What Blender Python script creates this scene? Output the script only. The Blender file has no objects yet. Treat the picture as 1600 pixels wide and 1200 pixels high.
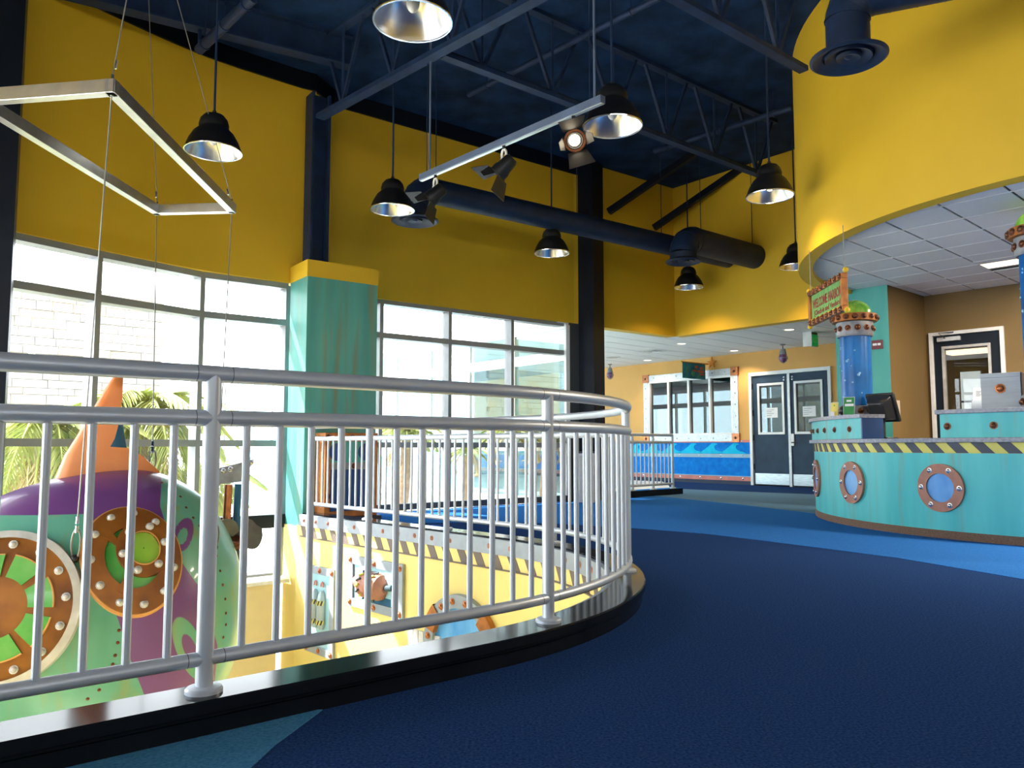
import bpy, bmesh, math, random
from mathutils import Matrix, Vector
random.seed(7)
sc = bpy.context.scene
COL = sc.collection
rad = math.radians
PI = math.pi

# ------------------------------------------------------------------ camera
EYE = 0.86
FPX = 1215.0
PITCH = math.atan(98 / FPX)
cam = bpy.data.cameras.new('camera')
cam.sensor_fit = 'HORIZONTAL'
cam.sensor_width = 36
cam.lens = 36 * FPX / 1600
cam.clip_start = 0.05
co = bpy.data.objects.new('camera', cam)
co.location = (0, 0, EYE)
co.rotation_euler = (PI / 2 + PITCH, 0, 0)
COL.objects.link(co)
sc.camera = co

# ------------------------------------------------------------------ sky, sun, exposure
sc.view_settings.view_transform = 'Standard'
sc.view_settings.look = 'None'
sc.view_settings.exposure = 0.0
sc.view_settings.gamma = 1
sc.view_settings.use_curve_mapping = False
w = bpy.data.worlds.new('sky')
sc.world = w
w.use_nodes = True
bg = w.node_tree.nodes['Background']
bg.inputs[0].default_value = (0.90, 0.95, 1.0, 1)
bg.inputs[1].default_value = 9.5
sun = bpy.data.lights.new('sun', 'SUN')
sun.energy = 24
sun.angle = rad(0.6)
sun.color = (1, 0.96, 0.88)
so = bpy.data.objects.new('sun', sun)
sd = Vector((-0.88, 0.20, 0.95)).normalized()      # towards the sun
so.rotation_euler = sd.to_track_quat('Z', 'Y').to_euler()
so.location = (-20, 5, 20)
COL.objects.link(so)
sc.cycles.max_bounces = 12
sc.cycles.diffuse_bounces = 6
sc.cycles.glossy_bounces = 5
sc.cycles.transmission_bounces = 6
sc.cycles.transparent_max_bounces = 16
sc.cycles.sample_clamp_indirect = 8
sc.cycles.caustics_reflective = False
sc.cycles.caustics_refractive = False

# ------------------------------------------------------------------ survey: points of the photograph on known planes
CP, SP = math.cos(PITCH), math.sin(PITCH)


def ray(u, v):
    x = (u - 800) / FPX
    y = -(v - 600) / FPX
    return Vector((x, CP - y * SP, SP + y * CP))


def gz(u, v, z):                                    # point at height z
    d = ray(u, v)
    t = (z - EYE) / d.z
    return Vector((0, 0, EYE)) + d * t


def gy(u, v, y):                                    # point at depth y
    d = ray(u, v)
    return Vector((0, 0, EYE)) + d * (y / d.y)


def gp(u, v, p, ang):                               # point on the vertical plane through p along heading ang
    a = rad(ang)
    n = Vector((math.cos(a), -math.sin(a), 0))
    d = ray(u, v)
    t = n.dot(Vector((p[0], p[1], 0))) / n.dot(Vector((d.x, d.y, 0)))
    return Vector((0, 0, EYE)) + d * t


def pj(p):
    z = p[2] - EYE
    d = p[1] * CP + z * SP
    return 800 + FPX * p[0] / d, 600 - FPX * (z * CP - p[1] * SP) / d


def hd(a):                                          # heading (degrees right of +Y) -> unit vector
    return Vector((math.sin(rad(a)), math.cos(rad(a)), 0))


def FR(x, y, z, a):                                 # frame: local x along heading, y to its left, z up
    d = hd(a)
    l = Vector((-d.y, d.x, 0))
    return Matrix(((d.x, l.x, 0, x), (d.y, l.y, 0, y), (0, 0, 1, z), (0, 0, 0, 1)))


# ------------------------------------------------------------------ materials
MATS = {}


def mat(name, col, rough=0.5, metal=0.0, var=0.06, vscale=4.0, vstretch=(1, 1, 1), col2=None, bump=0.0, bscale=60.0,
        emit=None, estr=0.0, spec=0.5, coat=0.0, rust=None, rustamt=0.5):
    m = bpy.data.materials.new(name)
    m.use_nodes = True
    nt = m.node_tree
    b = nt.nodes['Principled BSDF']
    b.inputs['Roughness'].default_value = rough
    b.inputs['Metallic'].default_value = metal
    b.inputs['Specular IOR Level'].default_value = spec
    b.inputs['Coat Weight'].default_value = coat
    b.inputs['Coat Roughness'].default_value = 0.08
    tc = nt.nodes.new('ShaderNodeTexCoord')
    mp = nt.nodes.new('ShaderNodeMapping')
    mp.inputs['Scale'].default_value = vstretch
    nt.links.new(tc.outputs['Object'], mp.inputs[0])
    nz = nt.nodes.new('ShaderNodeTexNoise')
    nz.inputs['Scale'].default_value = vscale
    nz.inputs['Detail'].default_value = 4
    nt.links.new(mp.outputs[0], nz.inputs['Vector'])
    mx = nt.nodes.new('ShaderNodeMix')
    mx.data_type = 'RGBA'
    c2 = col2 or tuple(min(1, c * (1 + 2 * var)) for c in col)
    c1 = col if col2 else tuple(c * (1 - 2 * var) for c in col)
    mx.inputs[6].default_value = (*c1, 1)
    mx.inputs[7].default_value = (*c2, 1)
    rp = nt.nodes.new('ShaderNodeMapRange')
    rp.inputs[1].default_value = 0.3
    rp.inputs[2].default_value = 0.7
    nt.links.new(nz.outputs['Fac'], rp.inputs[0])
    nt.links.new(rp.outputs[0], mx.inputs[0])
    out = mx.outputs[2]
    if rust:
        n2 = nt.nodes.new('ShaderNodeTexNoise')
        mp2 = nt.nodes.new('ShaderNodeMapping')
        mp2.inputs['Scale'].default_value = (7, 7, 0.45)
        nt.links.new(tc.outputs['Object'], mp2.inputs[0])
        nt.links.new(mp2.outputs[0], n2.inputs['Vector'])
        n2.inputs['Scale'].default_value = 1.6
        n2.inputs['Detail'].default_value = 6
        r2 = nt.nodes.new('ShaderNodeMapRange')
        r2.inputs[1].default_value = 0.53
        r2.inputs[2].default_value = 0.76
        r2.inputs[4].default_value = rustamt
        nt.links.new(n2.outputs['Fac'], r2.inputs[0])
        m2 = nt.nodes.new('ShaderNodeMix')
        m2.data_type = 'RGBA'
        m2.inputs[7].default_value = (*rust, 1)
        nt.links.new(out, m2.inputs[6])
        nt.links.new(r2.outputs[0], m2.inputs[0])
        out = m2.outputs[2]
    nt.links.new(out, b.inputs['Base Color'])
    if bump:
        n3 = nt.nodes.new('ShaderNodeTexNoise')
        n3.inputs['Scale'].default_value = bscale
        n3.inputs['Detail'].default_value = 3
        nt.links.new(tc.outputs['Object'], n3.inputs['Vector'])
        bp = nt.nodes.new('ShaderNodeBump')
        bp.inputs['Strength'].default_value = bump
        bp.inputs['Distance'].default_value = 0.003 if bscale > 100 else 0.01
        nt.links.new(n3.outputs['Fac'], bp.inputs['Height'])
        nt.links.new(bp.outputs[0], b.inputs['Normal'])
    if emit:
        b.inputs['Emission Color'].default_value = (*emit, 1)
        b.inputs['Emission Strength'].default_value = estr
    MATS[name] = m
    return m


def glass(name, tint, ior, rough=0.0, refl=(0.95, 0.98, 1)):
    m = bpy.data.materials.new(name)
    m.use_nodes = True
    nt = m.node_tree
    nt.nodes.remove(nt.nodes['Principled BSDF'])
    t = nt.nodes.new('ShaderNodeBsdfTransparent')
    t.inputs[0].default_value = (*tint, 1)
    g = nt.nodes.new('ShaderNodeBsdfGlossy')
    g.inputs['Roughness'].default_value = rough
    g.inputs[0].default_value = (*refl, 1)
    f = nt.nodes.new('ShaderNodeFresnel')
    ge = nt.nodes.new('ShaderNodeNewGeometry')       # same reflectance on both faces of the pane
    mr = nt.nodes.new('ShaderNodeMapRange')
    mr.inputs[3].default_value = ior
    mr.inputs[4].default_value = 1 / ior
    nt.links.new(ge.outputs['Backfacing'], mr.inputs[0])
    nt.links.new(mr.outputs[0], f.inputs[0])
    mx = nt.nodes.new('ShaderNodeMixShader')
    nt.links.new(f.outputs[0], mx.inputs[0])
    nt.links.new(t.outputs[0], mx.inputs[1])
    nt.links.new(g.outputs[0], mx.inputs[2])
    nt.links.new(mx.outputs[0], nt.nodes['Material Output'].inputs[0])
    MATS[name] = m
    return m


def S(r, g, b):                                     # sRGB 0..255 -> linear
    return tuple((c / 255 / 12.92) if c / 255 <= 0.04045 else ((c / 255 + 0.055) / 1.055) ** 2.4 for c in (r, g, b))


mat('yellow_paint', (0.72, 0.45, 0.020), 0.55, var=0.02, vscale=1.5)
mat('yellow_pale', (0.86, 0.70, 0.24), 0.6, var=0.02, vscale=1.5)
mat('cream_paint', (0.85, 0.75, 0.5), 0.6, var=0.02)
mat('tan_paint', (0.70, 0.38, 0.10), 0.6, var=0.03, vscale=1.2)
mat('brown_paint', (0.18, 0.112, 0.036), 0.65, var=0.04, vscale=1.5)
mat('navy_deck', (0.009, 0.027, 0.075), 0.8, var=0.25, vscale=3, bump=0.3, bscale=25, spec=0.12)
mat('navy_steel', (0.012, 0.027, 0.070), 0.5, var=0.15, vscale=5, spec=0.2)
mat('black_steel', (0.005, 0.008, 0.017), 0.4, var=0.1, spec=0.2)
mat('duct_navy', (0.009, 0.020, 0.052), 0.5, var=0.15, vscale=6, spec=0.3)
mat('matte_black', (0.006, 0.006, 0.007), 0.45, var=0.1)
mat('grey_frame', (0.26, 0.28, 0.30), 0.45, metal=0.3, var=0.05)
mat('dark_frame', (0.05, 0.06, 0.075), 0.45, metal=0.3, var=0.05)
mat('white_frame', (0.82, 0.84, 0.86), 0.4, var=0.02)
mat('silver_rail', (0.50, 0.55, 0.63), 0.38, metal=0.35, var=0.008, vscale=8)
mat('silver_chrome', (0.75, 0.77, 0.8), 0.15, metal=1.0, var=0.03)
mat('reflector', (0.92, 0.93, 0.95), 0.24, metal=1.0, var=0.02)
mat('curb_black', (0.008, 0.010, 0.014), 0.11, var=0.1, spec=0.35)
mat('carpet_navy', (0.008, 0.024, 0.088), 0.95, var=0.0, vscale=110, col2=(0.028, 0.066, 0.19), bump=0.12, bscale=300, spec=0.0)
mat('carpet_blue', (0.018, 0.108, 0.37), 0.95, vscale=110, col2=(0.040, 0.165, 0.49), bump=0.12, bscale=300, spec=0.0)
mat('carpet_steel', (0.08, 0.17, 0.29), 0.95, vscale=110, col2=(0.12, 0.22, 0.35), bump=0.12, bscale=300, spec=0.0)
mat('carpet_teal', (0.030, 0.14, 0.28), 0.95, vscale=110, col2=(0.07, 0.22, 0.38), bump=0.12, bscale=300, spec=0.0)
mat('pale_floor', (0.72, 0.72, 0.71), 0.5, var=0.03)
mat('concrete', (0.75, 0.74, 0.7), 0.8, var=0.05)
mat('teal_rust', (0.055, 0.29, 0.26), 0.5, vscale=2, vstretch=(3, 3, 0.4), col2=(0.09, 0.38, 0.34), rust=(0.22, 0.20, 0.07), rustamt=0.75)
mat('cyan_rust', (0.045, 0.52, 0.53), 0.42, vscale=2, vstretch=(3, 3, 0.4), col2=(0.09, 0.62, 0.62), rust=(0.20, 0.30, 0.20), rustamt=0.7)
mat('teal_plain', (0.06, 0.36, 0.33), 0.55, vscale=2, vstretch=(3, 3, 0.5), col2=(0.09, 0.42, 0.37))
mat('granite', (0.19, 0.20, 0.25), 0.35, vscale=35, col2=(0.34, 0.35, 0.41))
mat('plinth_brown', (0.15, 0.085, 0.06), 0.9, vscale=90, col2=(0.24, 0.15, 0.10), bump=0.4)
mat('hazard_yellow', (0.76, 0.68, 0.14), 0.5, var=0.04)
mat('hazard_dark', (0.045, 0.055, 0.08), 0.5, var=0.08)
mat('hazard_brown', (0.16, 0.12, 0.10), 0.6, var=0.05)
mat('copper', (0.48, 0.17, 0.07), 0.38, metal=0.75, var=0.15, vscale=20)
mat('copper_matte', (0.42, 0.19, 0.13), 0.55, metal=0.15, var=0.08, vscale=12)
mat('bolt_dark', (0.16, 0.06, 0.03), 0.35, metal=0.7, var=0.2, vscale=20)
mat('bolt_steel', (0.55, 0.56, 0.6), 0.25, metal=0.9, var=0.05)
mat('porthole_blue', (0.02, 0.26, 0.72), 0.3, vscale=2.5, vstretch=(2, 2, 0.8), col2=(0.20, 0.52, 0.90))
mat('tube_blue', (0.003, 0.13, 0.43), 0.3, var=0.15, vscale=3, spec=0.3)
mat('bubble', (0.25, 0.5, 0.75), 0.2, var=0.05)
mat('blue_panel', (0.006, 0.055, 0.20), 0.4, var=0.05)
mat('dome_green', (0.09, 0.38, 0.012), 0.25, vscale=5, vstretch=(3, 3, 0.8), col2=(0.40, 0.70, 0.10), coat=0.4)
mat('metal_grey', (0.20, 0.21, 0.24), 0.45, metal=0.3, vscale=14, col2=(0.33, 0.34, 0.37))
mat('prop_grey', (0.10, 0.10, 0.105), 0.6, vscale=14, col2=(0.16, 0.16, 0.165))
mat('orange_metal', (0.42, 0.15, 0.035), 0.45, metal=0.3, var=0.15, vscale=12)
mat('sign_green', (0.10, 0.32, 0.07), 0.6, vscale=14, vstretch=(3, 3, 0.6), col2=(0.22, 0.46, 0.15))
mat('sign_red', (0.22, 0.025, 0.012), 0.6)
mat('gold', (0.75, 0.48, 0.02), 0.35, var=0.05)
mat('door_navy', (0.024, 0.050, 0.092), 0.5, var=0.08, spec=0.25)
mat('door_dark', (0.006, 0.012, 0.022), 0.5, var=0.08, spec=0.25)
mat('steel_plate', (0.62, 0.64, 0.67), 0.3, metal=0.85, var=0.08, vscale=8, vstretch=(1, 1, 8))
mat('riveted_steel', (0.55, 0.57, 0.60), 0.45, metal=0.35, vscale=16, col2=(0.72, 0.73, 0.76))
mat('fascia_steel', (0.27, 0.315, 0.37), 0.5, metal=0.1, vscale=10, col2=(0.33, 0.38, 0.44))
mat('mural_blue', (0.002, 0.17, 0.66), 0.6, vscale=9, col2=(0.006, 0.26, 0.80), spec=0.1)
mat('mural_cyan', (0.006, 0.50, 0.84), 0.6, vscale=9, col2=(0.02, 0.60, 0.90), spec=0.1)
mat('mural_pink', (0.66, 0.21, 0.17), 0.55, var=0.06)
mat('mural_grey', (0.28, 0.46, 0.60), 0.5, var=0.05)
mat('base_navy', (0.02, 0.032, 0.075), 0.6)
mat('ceiling_tile', (0.82, 0.83, 0.83), 0.85, vscale=60, col2=(0.87, 0.87, 0.87))
mat('ceiling_tile_grey', (0.74, 0.74, 0.74), 0.85, vscale=60, col2=(0.80, 0.80, 0.80))
mat('grid_dark', (0.10, 0.105, 0.11), 0.7)
mat('grid_white', (0.8, 0.8, 0.8), 0.6)
mat('lamp_warm', (1, 0.9, 0.75), 0.5, emit=(1, 0.80, 0.52), estr=2.6)
mat('bulb', (1, 0.95, 0.85), 0.3, emit=(1, 0.86, 0.62), estr=14)
mat('bulb_off', (0.8, 0.82, 0.85), 0.15, var=0.02)
mat('downlight', (1, 0.95, 0.9), 0.4, emit=(1, 0.78, 0.55), estr=4)
mat('purple_glass', (0.22, 0.06, 0.20), 0.15, var=0.1, coat=0.5)
mat('exit_green', (0.01, 0.30, 0.07), 0.4, emit=(0.01, 0.5, 0.10), estr=0.25)
mat('exit_letter', (0.3, 0.7, 0.35), 0.4)
mat('paper', (0.85, 0.86, 0.88), 0.6, var=0.02)
mat('ink', (0.25, 0.28, 0.36), 0.6)
mat('card_green', (0.01, 0.22, 0.045), 0.45, vscale=14, col2=(0.03, 0.30, 0.05))
mat('card_yellow', (0.80, 0.68, 0.16), 0.5, var=0.05)
mat('acrylic', (0.62, 0.70, 0.80), 0.15, var=0.03)
mat('acrylic_edge', (0.36, 0.38, 0.66), 0.2)
mat('box_grey', (0.42, 0.47, 0.53), 0.4, vscale=5, vstretch=(0.6, 0.6, 6), col2=(0.52, 0.57, 0.62))
mat('box_dark', (0.02, 0.016, 0.03), 0.5)
mat('plastic_dark', (0.012, 0.013, 0.016), 0.35, var=0.1)
mat('sub_green', (0.07, 0.30, 0.20), 0.34, vscale=2.2, vstretch=(1.2, 1.2, 0.5), col2=(0.14, 0.42, 0.33), rust=(0.26, 0.27, 0.06), rustamt=0.6, coat=0.3)
mat('sub_purple', (0.16, 0.055, 0.23), 0.34, var=0.12, vscale=2, coat=0.3)
mat('sub_orange', (0.62, 0.15, 0.02), 0.4, vscale=2, col2=(0.78, 0.30, 0.11))
mat('sub_blue', (0.0, 0.10, 0.22), 0.5, var=0.1)
mat('sub_brown', (0.15, 0.045, 0.006), 0.45, vscale=5, col2=(0.32, 0.115, 0.012), metal=0.15)
mat('sub_pane', (0.02, 0.34, 0.05), 0.25, vscale=3, col2=(0.20, 0.50, 0.14), coat=0.4)
mat('sub_pane_lime', (0.10, 0.42, 0.02), 0.25, vscale=3, col2=(0.34, 0.52, 0.08), coat=0.4)
mat('sub_gold_edge', (0.66, 0.33, 0.10), 0.4, var=0.05)
mat('aged_grey', (0.45, 0.44, 0.42), 0.5, metal=0.2, vscale=9, col2=(0.66, 0.65, 0.64))
mat('aluminium', (0.62, 0.62, 0.61), 0.30, metal=0.9, vscale=10, col2=(0.75, 0.75, 0.74))
mat('cable', (0.30, 0.30, 0.28), 0.4, metal=0.6)
mat('stone_a', (0.33, 0.325, 0.32), 0.85, vscale=7, col2=(0.37, 0.37, 0.37), bump=0.5, bscale=20)
mat('stone_b', (0.35, 0.30, 0.26), 0.85, vscale=7, col2=(0.38, 0.34, 0.30), bump=0.5, bscale=20)
mat('stone_c', (0.27, 0.275, 0.28), 0.85, vscale=7, col2=(0.33, 0.34, 0.34), bump=0.5, bscale=20)
mat('frond', (0.26, 0.34, 0.09), 0.6, vscale=6, col2=(0.46, 0.48, 0.20))
mat('frond_dry', (0.48, 0.38, 0.20), 0.7, vscale=6, col2=(0.60, 0.52, 0.32))
mat('trunk', (0.20, 0.14, 0.09), 0.9, vscale=12, col2=(0.30, 0.22, 0.15), bump=0.8, bscale=30)
mat('flag_teal', (0.0, 0.09, 0.12), 0.7, vscale=4, col2=(0.01, 0.22, 0.26))
mat('flag_red', (0.36, 0.07, 0.02), 0.7, var=0.2, vscale=12)
mat('flag_green', (0.03, 0.20, 0.10), 0.7, var=0.2, vscale=12)
mat('starfish', (0.62, 0.22, 0.02), 0.6, var=0.1)
mat('red_sign', (0.17, 0.035, 0.045), 0.5, var=0.05)
mat('white_plain', (0.9, 0.9, 0.9), 0.6, var=0.01)
mat('cream_plate', (0.55, 0.46, 0.38), 0.5)
mat('window_glow', (0.8, 0.9, 0.95), 0.5, emit=(0.82, 0.93, 0.95), estr=0.75)
mat('porcelain', (0.75, 0.74, 0.70), 0.3)
mat('barn_door', (0.018, 0.016, 0.015), 0.5, var=0.1)
mat('panel_cyan', (0.32, 0.60, 0.70), 0.5, vscale=4, col2=(0.40, 0.68, 0.76))
mat('tank_steel', (0.40, 0.50, 0.54), 0.35, metal=0.2, var=0.08)
mat('panel_dark', (0.05, 0.09, 0.12), 0.5)
glass('glass_clear', (0.95, 0.96, 0.96), 1.45)
glass('glass_wing', (0.84, 0.95, 0.97), 2.5, refl=(0.70, 0.97, 1.0))
glass('glass_lite', (0.30, 0.31, 0.31), 2.2)
glass('glass_office', (0.80, 0.80, 0.78), 1.45)


MATS['curb_black'].node_tree.nodes['Principled BSDF'].inputs['IOR'].default_value = 1.2


# ------------------------------------------------------------------ mesh builder (all coordinates are world coordinates)
class MB:
    def __init__(s):
        s.v, s.f, s.m = [], [], []

    def add(s, vs, fs, mi=0, M=None):
        o = len(s.v)
        s.v += [tuple(M @ Vector(p)) if M else tuple(p) for p in vs]
        s.f += [tuple(o + i for i in f) for f in fs]
        s.m += [mi] * len(fs)
        return s

    def box(s, x0, x1, y0, y1, z0, z1, M=None, mi=0):
        vs = [(x, y, z) for z in (z0, z1) for y in (y0, y1) for x in (x0, x1)]
        return s.add(vs, [(0, 2, 3, 1), (4, 5, 7, 6), (0, 1, 5, 4), (2, 6, 7, 3), (0, 4, 6, 2), (1, 3, 7, 5)], mi, M)

    def wall(s, p, q, z0, z1, t0, t1, mi=0):       # upright slab from p to q, thickness t0..t1 measured to the left of p->q
        p, q = Vector((p[0], p[1], 0)), Vector((q[0], q[1], 0))
        d = (q - p)
        a = math.degrees(math.atan2(d.x, d.y))
        return s.box(0, d.length, t0, t1, z0, z1, FR(p.x, p.y, 0, a), mi)

    def bar(s, p, q, wd, ht, mi=0):
        p, q = Vector(p), Vector(q)
        d = (q - p)
        x = d.normalized()
        up = Vector((0, 0, 1)) if abs(x.z) < 0.95 else Vector((0, 1, 0))
        y = up.cross(x).normalized()
        z = x.cross(y)
        M = Matrix(((x.x, y.x, z.x, p.x), (x.y, y.y, z.y, p.y), (x.z, y.z, z.z, p.z), (0, 0, 0, 1)))
        return s.box(0, d.length, -wd / 2, wd / 2, -ht / 2, ht / 2, M, mi)

    def tube(s, pts, r, n=10, mi=0, caps=True):
        pts = [Vector(p) for p in pts]
        rr = r if isinstance(r, (list, tuple)) else [r] * len(pts)
        vs, fs = [], []
        prev = None
        for i, p in enumerate(pts):
            if i == 0:
                t = pts[1] - p
            elif i == len(pts) - 1:
                t = p - pts[i - 1]
            else:
                t = (pts[i + 1] - p).normalized() + (p - pts[i - 1]).normalized()
            t.normalize()
            if prev is None:
                a = Vector((0, 0, 1)) if abs(t.z) < 0.9 else Vector((1, 0, 0))
                x = t.cross(a).normalized()
            else:
                x = (prev - t * prev.dot(t)).normalized()
            prev = x
            y = t.cross(x)
            for k in range(n):
                an = 2 * PI * k / n
                vs.append(p + (x * math.cos(an) + y * math.sin(an)) * rr[i])
        for i in range(len(pts) - 1):
            for k in range(n):
                a, b = i * n + k, i * n + (k + 1) % n
                fs.append((a, b, b + n, a + n))
        if caps:
            fs.append(tuple(range(n))[::-1])
            fs.append(tuple((len(pts) - 1) * n + k for k in range(n)))
        return s.add(vs, fs, mi)

    def lathe(s, prof, n=24, M=None, mi=0, a0=0.0, a1=2 * PI):
        full = abs(a1 - a0 - 2 * PI) < 1e-6
        k = n if full else n + 1
        vs, fs = [], []
        for i in range(k):
            an = a0 + (a1 - a0) * i / n
            for r, z in prof:
                vs.append((r * math.cos(an), r * math.sin(an), z))
        L = len(prof)
        for i in range(n):
            a, b = i * L, ((i + 1) % k) * L
            for j in range(L - 1):
                fs.append((a + j, b + j, b + j + 1, a + j + 1))
        return s.add(vs, fs, mi, M)

    def prism(s, poly, z0, z1, M=None, mi=0):
        n = len(poly)
        vs = [(x, y, z0) for x, y in poly] + [(x, y, z1) for x, y in poly]
        fs = [tuple(range(n))[::-1], tuple(range(n, 2 * n))]
        fs += [(i, (i + 1) % n, n + (i + 1) % n, n + i) for i in range(n)]
        return s.add(vs, fs, mi, M)

    def sphere(s, c, r, n=12, m=8, sx=(1, 1, 1), mi=0, M=None):
        prof = [(max(1e-4, math.sin(PI * j / m)), -math.cos(PI * j / m)) for j in range(m + 1)]
        T = Matrix.Translation(c) @ Matrix.Diagonal((r * sx[0], r * sx[1], r * sx[2], 1))
        return s.lathe(prof, n, (M @ T) if M else T, mi)

    def sweep(s, path, prof, mi=0, closed=True, mis=None):   # path: [(point, outward normal)], prof: [(offset, z)]
        L = len(prof)
        vs = [(p.x + n.x * o, p.y + n.y * o, z) for p, n in path for o, z in prof]
        o = len(s.v)
        s.v += vs
        J = L if closed else L - 1
        for i in range(len(path) - 1):
            for j in range(J):
                a, b = i * L + j, i * L + (j + 1) % L
                s.f.append((o + a, o + b, o + b + L, o + a + L))
                s.m.append(mis[j] if mis else mi)
        if closed:
            s.f.append(tuple(o + j for j in range(L))[::-1])
            s.f.append(tuple(o + (len(path) - 1) * L + j for j in range(L)))
            s.m += [mi, mi]
        return s

    def mesh(s, name, mats, F=None, smooth=35):
        me = bpy.data.meshes.new(name)
        inv = F.inverted() if F else None
        me.from_pydata([tuple(inv @ Vector(p)) for p in s.v] if F else s.v, [], s.f)
        if not isinstance(mats, (list, tuple)):
            mats = [mats]
        for k in mats:
            me.materials.append(MATS[k])
        me.polygons.foreach_set('material_index', s.m)
        bm = bmesh.new()
        bm.from_mesh(me)
        bmesh.ops.recalc_face_normals(bm, faces=bm.faces)
        big = [f for f in bm.faces if len(f.verts) > 4]
        if big:
            bmesh.ops.triangulate(bm, faces=big)
        bm.to_mesh(me)
        bm.free()
        if smooth:
            me.polygons.foreach_set('use_smooth', [True] * len(me.polygons))
            me.set_sharp_from_angle(angle=rad(smooth))
        me.update()
        return me


FM = {}


def link(name, data, parent=None, F=None):
    o = bpy.data.objects.new(name, data)
    COL.objects.link(o)
    if parent is not None:
        o.parent = parent
        FM[o] = FM.get(parent, Matrix.Identity(4))
    return o


def thing(name, label, cat, F, group=None):
    if not isinstance(F, Matrix):
        F = Matrix.Translation(F)
    o = bpy.data.objects.new(name, None)
    o.empty_display_size = 0.1
    COL.objects.link(o)
    o.matrix_world = F
    FM[o] = F
    return tag(o, label, cat, group)


def tag(o, label=None, cat=None, group=None, kind=None):
    if label:
        o['label'] = label
    if cat:
        o['category'] = cat
    if group:
        o['group'] = group
    if kind:
        o['kind'] = kind
    return o


def part(name, mb, mats, parent, smooth=35, bevel=0.0):
    o = link(name, mb.mesh(name, mats, FM.get(parent), smooth), parent)
    if bevel:
        bv(o, bevel)
    return o


def bv(o, wd, seg=2):
    m = o.modifiers.new('b', 'BEVEL')
    m.width = wd
    m.segments = seg
    m.limit_method = 'ANGLE'
    m.angle_limit = rad(40)


def struct(name, mb, mats, label, cat, smooth=35):
    o = link(name, mb.mesh(name, mats, None, smooth))
    return tag(o, label, cat, None, 'structure')


def single(name, mb, mats, label, cat, F, group=None, smooth=35, bevel=0.0):   # a thing that is one mesh
    if not isinstance(F, Matrix):
        F = Matrix.Translation(F)
    o = link(name, mb.mesh(name, mats, F, smooth))
    o.matrix_world = F
    FM[o] = F
    if bevel:
        bv(o, bevel)
    return tag(o, label, cat, group)


def inst(name, me, parent, Mworld):                 # a part that shares mesh data, placed by a world matrix
    o = link(name, me, parent)
    o.matrix_local = FM.get(parent, Matrix.Identity(4)).inverted() @ Mworld
    FM[o] = Mworld
    return o


def dup(root, F, label=None, group=None):
    def cp(o, par):
        c = o.copy()
        COL.objects.link(c)
        if par is not None:
            c.parent = par
        for ch in o.children:
            cp(ch, c)
        return c
    r = cp(root, None)
    r.matrix_world = F if isinstance(F, Matrix) else Matrix.Translation(F)
    FM[r] = r.matrix_world.copy()
    if label:
        r['label'] = label
    if group:
        r['group'] = group
    return r


def text_mesh(body, size, M, name, material, parent, width=None, ext=0.002, bold=0.0):
    cu = bpy.data.curves.new('lettering', 'FONT')
    cu.body = body
    cu.size = size
    cu.align_x = 'CENTER'
    cu.align_y = 'CENTER'
    cu.extrude = ext
    cu.resolution_u = 2
    cu.offset = bold
    t = bpy.data.objects.new('lettering_source', cu)
    COL.objects.link(t)
    dg = bpy.context.evaluated_depsgraph_get()
    me = bpy.data.meshes.new_from_object(t.evaluated_get(dg))
    bpy.data.objects.remove(t)
    if width:
        xs = [v.co.x for v in me.vertices]
        k = width / (max(xs) - min(xs))
        for v in me.vertices:
            v.co.x *= k
    me.materials.clear()
    me.materials.append(MATS[material])
    return inst(name, me, parent, M)


def align(p, n, up=(0, 0, 1)):                      # frame at p with local z along n
    z = Vector(n).normalized()
    u = Vector(up)
    if abs(z.dot(u)) > 0.95:
        u = Vector((1, 0, 0))
    x = u.cross(z).normalized()
    y = z.cross(x)
    return Matrix(((x.x, y.x, z.x, p[0]), (x.y, y.y, z.y, p[1]), (x.z, y.z, z.z, p[2]), (0, 0, 0, 1)))


def bolt_mesh(name, r, mats, h=None):
    h = h or r * 0.8
    return MB().lathe([(r * 1.25, -0.004), (r * 1.25, r * 0.18), (r * 0.95, r * 0.22), (r * 0.8, h * 0.7), (r * 0.4, h), (0.0005, h * 1.05)], 10).mesh(name, mats)


BOLT_PINK = bolt_mesh('rivet', 0.019, 'copper_matte')
BOLT_STEEL = bolt_mesh('rivet', 0.020, 'bolt_steel')
BOLT_SMALL = bolt_mesh('rivet', 0.016, 'bolt_steel')
BOLT_COPPER = bolt_mesh('bolt', 0.024, 'copper')
BOLT_DARK = bolt_mesh('bolt', 0.028, 'bolt_dark')
BOLT_BIG = bolt_mesh('bolt', 0.036, 'copper')

# ================================================================== THE SETTING
# plan of the guard rail and the edge of the opening: straight, quarter turn, straight
RC = Vector((-1.6, 4.9, 0))
RR = 2.3
A1, A2 = 50.5, -43.5
ARC = RR * rad(A1 - A2)


def rpath(s):
    if s < 0:
        n = Vector((math.cos(rad(A1)), -math.sin(rad(A1)), 0))
        return RC + n * RR + hd(A1) * s, n
    if s > ARC:
        n = Vector((math.cos(rad(A2)), -math.sin(rad(A2)), 0))
        return RC + n * RR + hd(A2) * (s - ARC), n
    a = rad(A1) - s / RR
    n = Vector((math.cos(a), -math.sin(a), 0))
    return RC + n * RR, n


def rsteps(s0, s1, off=0.0):
    ss = [s0]
    if s0 < 0 < s1:
        ss.append(0)
    k = 0
    while k <= 32:
        t = ARC * k / 32
        if s0 < t < s1 and t > 0:
            ss.append(t)
        k += 1
    ss.append(s1)
    out = []
    for t in ss:
        p, n = rpath(t)
        out.append((p + n * off, n))
    return out


S0, S1 = -6.45, 7.25
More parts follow.
